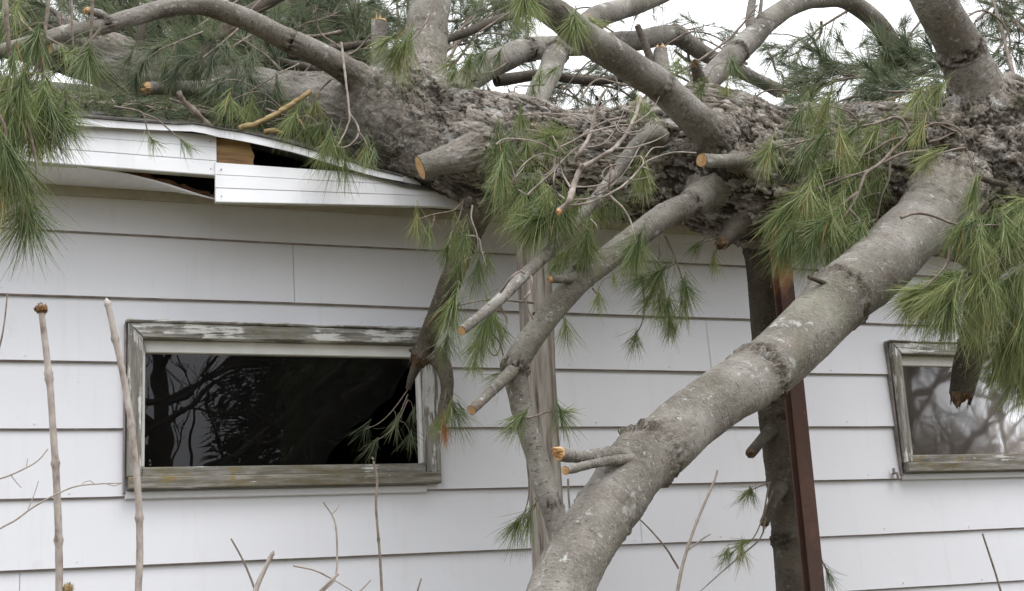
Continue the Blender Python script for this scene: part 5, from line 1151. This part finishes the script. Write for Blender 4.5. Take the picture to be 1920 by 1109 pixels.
# ------------------------------------------------------------------ posts
pt = P(998, 452, -.62); pb = P(1030, 1062, -.62); pd = norm(pb-pt); tg = -pb[2]/pd[2] if pd[2] < 0 else 3
foot = pb+pd*(pb[2]/-pd[2]); wpost = 27.5*depth(pb)/FPX
mb = MB(); nseg_ = 60; r_ = np.random.RandomState(4)
ax = norm(foot-pt); sx_ = norm(np.cross(ax, np.array([0, 1., 0]))); sy_ = np.cross(ax, sx_)
prof = []
for cx, cy in [(-1, -.8), (-.8, -1), (.1, -1), (.15, -.93), (.2, -1), (.8, -1), (1, -.8), (1, .8), (.8, 1), (-.8, 1), (-1, .8)]: prof.append((cx, cy))
np_ = len(prof); V = []
for i in range(nseg_+1):
    u = i/nseg_; c = pt+(foot-pt)*u
    for j, (cx, cy) in enumerate(prof):
        k_ = 1+.02*math.sin(i*.3+j); V.append(c+sx_*cx*wpost*k_*(.97+.05*u)-sy_*cy*wpost*k_*.9*-1)
V = np.array(V); V += .0045*np.stack([fbm(V*np.array([45, 45, 3.]), 3, 1+q_) for q_ in range(3)], 1)
F = ringfaces(nseg_+1, np_); mb.addq(V, F); mb.add(V[:np_], [tuple(range(np_))])
o = mb.build('wood_post', M['post']); tag(o, 'weathered grey wooden post standing against the house wall behind the limbs', 'post')
mb = MB(); c = P(1004, 598, -.62)-np.array([0, wpost*.95, 0])
mb.box(c-np.array([.03, .004, .012]), c+np.array([.025, .002, .012])); mb.build('metal_strap', M['rot'], o)

bt_ = P(1471, 488, -1.12); bb = P(1531, 1109, -1.12); hw = 16.0*depth(bb)/FPX; xb_ = (bt_[0]+bb[0])/2
mb = MB(); z1_ = bt_[2]+.12; y0_ = -1.12
# H section seen almost face-on: front flange, web, back flange
for (ax0, ax1, ay0, ay1) in [(-hw, hw, -.006, 0), (-.004, .004, .0005, .030), (-hw, hw, .0305, .0365)]:
    mb.box((xb_+ax0, y0_+ay0, -.05), (xb_+ax1, y0_+ay1, z1_))
o = mb.build('steel_beam', M['rust']); tag(o, 'rusty maroon steel beam standing upright under the fallen trunk', 'beam')
bm_ = o.modifiers.new('bevel', 'BEVEL'); bm_.width = .0015; bm_.segments = 2

# ------------------------------------------------------------------ foreground saplings and weeds
def sapling(pts, r, Yb, label, knots=(), tip=None, sides=(), mat='stem', cat='sapling', name='sapling', group=None):
    pts = pts[::-1]; e = empty(name, P(pts[0][0], pts[0][1], Yb)*np.array([1, 1, 0]), label, cat, group)
    mb = MB(); p3 = [P(x, y, Yb) for x, y in pts]; rr = [.88*(r[0]+(r[1]-r[0])*i_/(len(pts)-1))*depth(q_)/FPX for i_, q_ in enumerate(p3)]
    dd = p3[0]-p3[1]; dd = dd/abs(dd[2]); dd[:2] *= .3; g_ = p3[0]+dd*(p3[0][2]+.03); p3 = [p3[0]+(g_-p3[0])*u for u in (1, .5, .2, .07, .025)]+p3; rr = [rr[0]*1.3, rr[0]*1.15, rr[0]*1.05, rr[0], rr[0]]+rr
    C, R, s, _ = spline(np.array(p3), np.array(rr), .006); kn = np.zeros(len(s))
    for kx, ky in knots:
        q_ = P(kx, ky, Yb); j = np.argmin(np.linalg.norm(C-q_, axis=1)); kn += .38*np.exp(-((s-s[j])/(R[j]*.9))**2)
    T, a, b = frames(C); ns = 14; th = np.linspace(0, 2*np.pi, ns, endpoint=False)
    rad = R[:, None]*(1+kn[:, None]*(1+.4*np.cos(th)[None]))*(1+.05*vnoise(np.stack([np.repeat(s, ns)*90, np.tile(th, len(s)), np.zeros(len(s)*ns)], 1), 3).reshape(len(s), ns))
    V = C[:, None]+rad[:, :, None]*(np.cos(th)[None, :, None]*a[:, None]+np.sin(th)[None, :, None]*b[:, None])
    mb.addq(V.reshape(-1, 3), ringfaces(len(C), ns)); mb.add(V[-1], [tuple(range(ns))])
    mb.build('stem', M[mat], e, True)
    for sd in sides:
        m2 = MB(); q3 = [P(x, y, Yb) for x, y in sd[0]]; r2 = [sd[1]*(1-.5*i_/len(q3))*depth(q_)/FPX for i_, q_ in enumerate(q3)]
        tube(m2, q3, r2, 6, .01, wob=.3); m2.build('side_twig', M[sd[2] if len(sd) > 2 else mat], e, True)
    if tip == 'knob':
        m2 = MB(); c = C[-1]; rk = R[-1]*2.0; r_ = np.random.RandomState(2)
        th_, ph = np.meshgrid(np.linspace(0, 2*np.pi, 28, endpoint=False), np.linspace(.05, np.pi-.05, 16)); dx = np.stack([np.sin(ph)*np.cos(th_), np.sin(ph)*np.sin(th_), np.cos(ph)*.75], 2).reshape(-1, 3)
        rr_ = rk*(1+.28*fbm(dx*6, 3, 3)); m2.addq(c+dx*rr_[:, None], ringfaces(16, 28))
        m2.add(c+dx[:28]*rr_[:28, None], [tuple(range(28))])
        for k in range(60):
            d = norm(r_.randn(3)+np.array([0, 0, .5])); b0 = c+d*rk*.9; s_ = norm(np.cross(d, r_.randn(3)))*rk*.12; m2.add([b0-s_, b0+s_, b0+d*rk*r_.uniform(.2, .45)], [(0, 1, 2)])
        m2.build('bud_head', M['bud'], e)
    elif tip == 'bud':
        m2 = MB(); c = C[-1]; d = T[-1]; a_ = a[-1]; b_ = b[-1]; R0 = R[-1]; rows = []
        for u, k in [(0, 1.05), (.8, 1.25), (1.6, 1.0), (2.4, .55), (3.0, .1)]: rows.append(c+d*R0*u+R0*k*(np.cos(th)[:, None]*a_+np.sin(th)[:, None]*b_))
        m2.addq(np.concatenate(rows), ringfaces(5, ns)); m2.build('bud', M['bud'] if mat == 'twig' else M['stem'], e, True)
    return e
sapling([(77, 580), (82, 620), (90, 690), (95, 740), (99, 800), (104, 870), (107, 930), (110, 1010), (111, 1112)], (8, 6.5), -2.0, 'tall bare grey stem with a round brown bud head, left of the window', [(92, 700), (97, 712), (101, 870), (108, 1012)], 'knob')
sapling([(203, 575), (209, 600), (217, 640), (228, 690), (239, 750), (247, 800), (252, 850), (258, 910), (261, 970), (262, 1040), (259, 1112)], (7.5, 6.5), -2.0, 'tall bent bare stem with a pointed tip crossing the window frame', [(215, 633), (240, 797), (257, 975)], 'bud')
sapling([(509, 1042), (495, 1070), (478, 1112)], (6, 4), -2.2, 'short thick pale stem tip rising below the broken window', [(505, 1050)], 'bud')
sapling([(433, 1010), (450, 1040), (462, 1065), (474, 1095), (478, 1112)], (2.5, 1.8), -2.1, 'thin brown twig leaning beside the short pale stem', [], None, (), 'twig')
sapling([(700, 865), (707, 900), (705, 950), (712, 1040), (716, 1112)], (3, 2.2), -2.0, 'thin straight brown stem in front of the window sill', [(706, 905), (712, 1010)], None, (([(700, 862), (697, 858)], 2, 'twig'),), 'twig')
sapling([(606, 942), (622, 965), (630, 990), (632, 1040), (628, 1085), (604, 1112)], (2.4, 1.6), -2.0, 'thin forked weed with crossing twigs under the window', [(630, 990)], None, (([(550, 1061), (590, 1070), (630, 1090), (660, 1108)], 2.2), ([(634, 1076), (615, 1095), (598, 1110)], 3), ([(622, 965), (632, 955), (636, 945)], 1.4), ([(695, 1088), (680, 1104), (670, 1114)], 1.8)), 'pale_twig', 'weed', 'weed')
sapling([(1345, 882), (1338, 905), (1312, 965), (1295, 1010), (1280, 1060), (1270, 1112)], (4, 2.4), -1.5, 'slender pale forked stem right of the big slanting limb', [(1338, 905), (1308, 975)], None, (([(1272, 1067), (1250, 1030), (1225, 1000), (1190, 965)], 2.2, 'twig'), ([(1290, 1032), (1310, 1016), (1332, 1002)], 2)), 'pale_twig')
sapling([(1842, 1001), (1855, 1040), (1868, 1080), (1877, 1112)], (2.4, 1.8), -1.4, 'thin lone twig in the bottom right corner', [], None, (), 'twig', 'weed', 'weed')
sapling([(1065, 898), (1066, 930), (1068, 965), (1068, 1112)], (2.2, 2.2), -1.2, 'thin upright twig just behind the big slanting limb', [], None, (), 'twig')
sapling([(228, 906), (180, 908), (140, 913), (100, 930), (60, 953), (30, 975), (-10, 1000)], (2.3, 1.2), -2.1, 'long thin twig reaching in low from the left edge', [], None, (([(52, 956), (65, 925), (72, 902)], 1.2), ([(228, 906), (215, 912), (200, 908)], 1.2), ([(178, 908), (165, 900), (150, 912)], 1.1)), 'pale_twig')
sapling([(90, 842), (70, 865), (40, 882), (15, 893), (-10, 905)], (2.1, 1.2), -2.1, 'short twig with fine side shoots poking in above the lowest left one', [], None, (([(20, 890), (25, 898), (40, 915)], 1.2), ([(50, 875), (52, 860)], 1.1)), 'pale_twig')
sapling([(14, 550), (10, 590), (4, 630), (-4, 665)], (2.2, 1.4), -2.0, 'thin dark twig against the siding at the left edge', [], None, (), 'twig')
sapling([(790, 1085), (786, 1098), (782, 1114)], (1.8, 1.4), -2.0, 'tiny twig tip showing at the bottom edge', [], None, (), 'twig', 'weed', 'weed')
sapling([(1299, 905), (1298, 930), (1294, 950), (1290, 965)], (1.5, 1), -1.45, 'wisp of dead twig floating beside the slender forked stem', [], None, (), 'twig', 'weed', 'weed') if False else None

# burr
e = empty('burdock', P(127, 1104, -2.0)*np.array([1, 1, 0]), 'brown spiky seed burr at the foot of the bud-headed stem', 'burdock')
mb = MB(); c = P(127, 1104, -2.0); tube(mb, [c*np.array([1, 1, 0]), c*np.array([1, 1, .5]), c], [.004, .003, .002], 6, .03); mb.build('stem', M['twig'], e, True)
mb = MB(); r_ = np.random.RandomState(8); R0 = .009
th_, ph = np.meshgrid(np.linspace(0, 2*np.pi, 18, endpoint=False), np.linspace(.08, np.pi-.08, 10)); dx = np.stack([np.sin(ph)*np.cos(th_), np.sin(ph)*np.sin(th_), np.cos(ph)], 2).reshape(-1, 3); mb.addq(c+dx*R0, ringfaces(10, 18))
for k in range(220):
    d = norm(r_.randn(3)); s_ = norm(np.cross(d, r_.randn(3)))*.0006; mb.add([c+d*R0*.9-s_, c+d*R0*.9+s_, c+d*R0*r_.uniform(1.35, 1.7)], [(0, 1, 2)])
mb.build('burr', M['stick'], e)

# white faucet scrap on the siding at the corner of the dusty window
mb = MB(); c = P(1679, 893, -.03)
tube(mb, [c+np.array([0, .02, .012]), c+np.array([0, -.012, .012]), c+np.array([.0, -.014, -.008])], [.005, .006, .005], 10, .004, mi=0)
mb.box(c+np.array([-.012, -.008, .012]), c+np.array([-.004, .002, .034])); mb.box(c+np.array([.006, -.006, -.012]), c+np.array([.014, .001, .012]))
o = mb.build('wire_bracket', M['edge']); tag(o, 'small broken metal bracket on the siding at the dusty window corner', 'bracket')

# ------------------------------------------------------------------ the yard behind the camera (mirrored in the panes)
def bare_tree(x, y, h, seed, label, lean=0, dense=5, cat='tree'):
    r_ = np.random.RandomState(seed); e = empty('bare_tree', (x, y, 0), label, cat, 'trees across the yard'); mt = MB(); mc = MB()
    tp_ = [np.array([x, y, -.1]), np.array([x+lean*.3, y, h*.35]), np.array([x+lean, y, h*.75])]; tube(mt, tp_, [.16*h/8, .12*h/8, .05*h/8], 10, .3); mt.build('trunk', M['bark_dark'], e, True)
    def rec(p, d, ln, r, lv):
        q_ = p+d*ln; m_ = (p+q_)/2+r_.randn(3)*ln*.06; tube(mc, [p, m_, q_], [r, r*.8, r*.55], 4, ln/3, cap=False)
        if lv == 0: return
        for _ in range(3 if lv > 1 else 4):
            t = r_.uniform(.35, 1); s_ = p+(q_-p)*t; d2 = norm(d+r_.randn(3)*.55+np.array([0, 0, .12])); rec(s_, d2, ln*r_.uniform(.5, .75), r*.5, lv-1)
    for k in range(14):
        t = .25+.75*k/14; p = tp_[0]+(tp_[-1]-tp_[0])*t; d = norm(np.array([r_.randn(), r_.randn(), .5+t*.5])); rec(p, d, h*.28*(1.2-t*.6), .05*h/8, dense-2)
    mc.build('crown', M['bark_dark'], e)
def conifer(x, y, h, rad, seed, label):
    r_ = np.random.RandomState(seed); e = empty('conifer', (x, y, 0), label, 'tree', 'trees across the yard'); mt = MB(); tube(mt, [(x, y, -.1), (x, y, h)], [.2, .03], 8, .5); mt.build('trunk', M['bark_dark'], e, True)
    n = 30000; t = r_.rand(n)**.8; z = .5+t*(h-.6); an = r_.rand(n)*6.28; rr = rad*(1-t*.85)*(.25+.75*r_.rand(n)**.5)*(1+.25*np.sin(an*5+z*2)); c = np.stack([x+rr*np.cos(an), y+rr*np.sin(an), z-rr*.2], 1)
    d = norm(np.stack([np.cos(an), np.sin(an), -.3+0*an], 1)+r_.randn(n, 3)*.35); s_ = norm(np.cross(d, r_.randn(n, 3)))*.022; V = np.stack([c-s_, c+s_, c+d*.20], 1).reshape(-1, 3)
    mb = MB(); mb.addq(V, np.arange(n*3).reshape(-1, 3), 0, rnd=np.repeat(r_.rand(n)*.5, 3), tt=np.zeros(3*n)); mb.build('crown', M['needle_far'], e)
conifer(5.0, -14.5, 8.5, 2.3, 1, 'dark evergreen across the yard behind the viewer')
conifer(6.6, -17.5, 7.0, 2.0, 5, 'shorter dark evergreen beside the bare tree across the yard')
bare_tree(2.6, -13.2, 9, 12, 'slim bare tree just left of the evergreens across the yard', -.3)
bare_tree(1.3, -12.0, 8, 2, 'bare tree left of the evergreens across the yard', .6)
bare_tree(13.0, -11.5, 9, 3, 'spreading bare tree across the yard to the right', 1.2)
bare_tree(21.5, -17.5, 8, 4, 'bare tree beyond the thicket across the yard', -.8)
r_ = np.random.RandomState(6); mb = MB()
for k in range(3200):
    x = r_.uniform(9, 26); y = -14-r_.rand()*4; h = r_.uniform(2.6, 4.4); an = r_.uniform(-.35, .35)
    b0 = np.array([x, y, 0]); t_ = b0+np.array([an*h, r_.uniform(-.3, .3), h]); s_ = np.array([.03, .01, 0]); mb.add([b0-s_, b0+s_, t_+s_*.3, t_-s_*.3], [(0, 1, 2, 3)])
o = mb.build('thicket', M['pale_twig']); tag(o, 'brown leafless thicket across the yard', 'thicket', None, 'stuff')
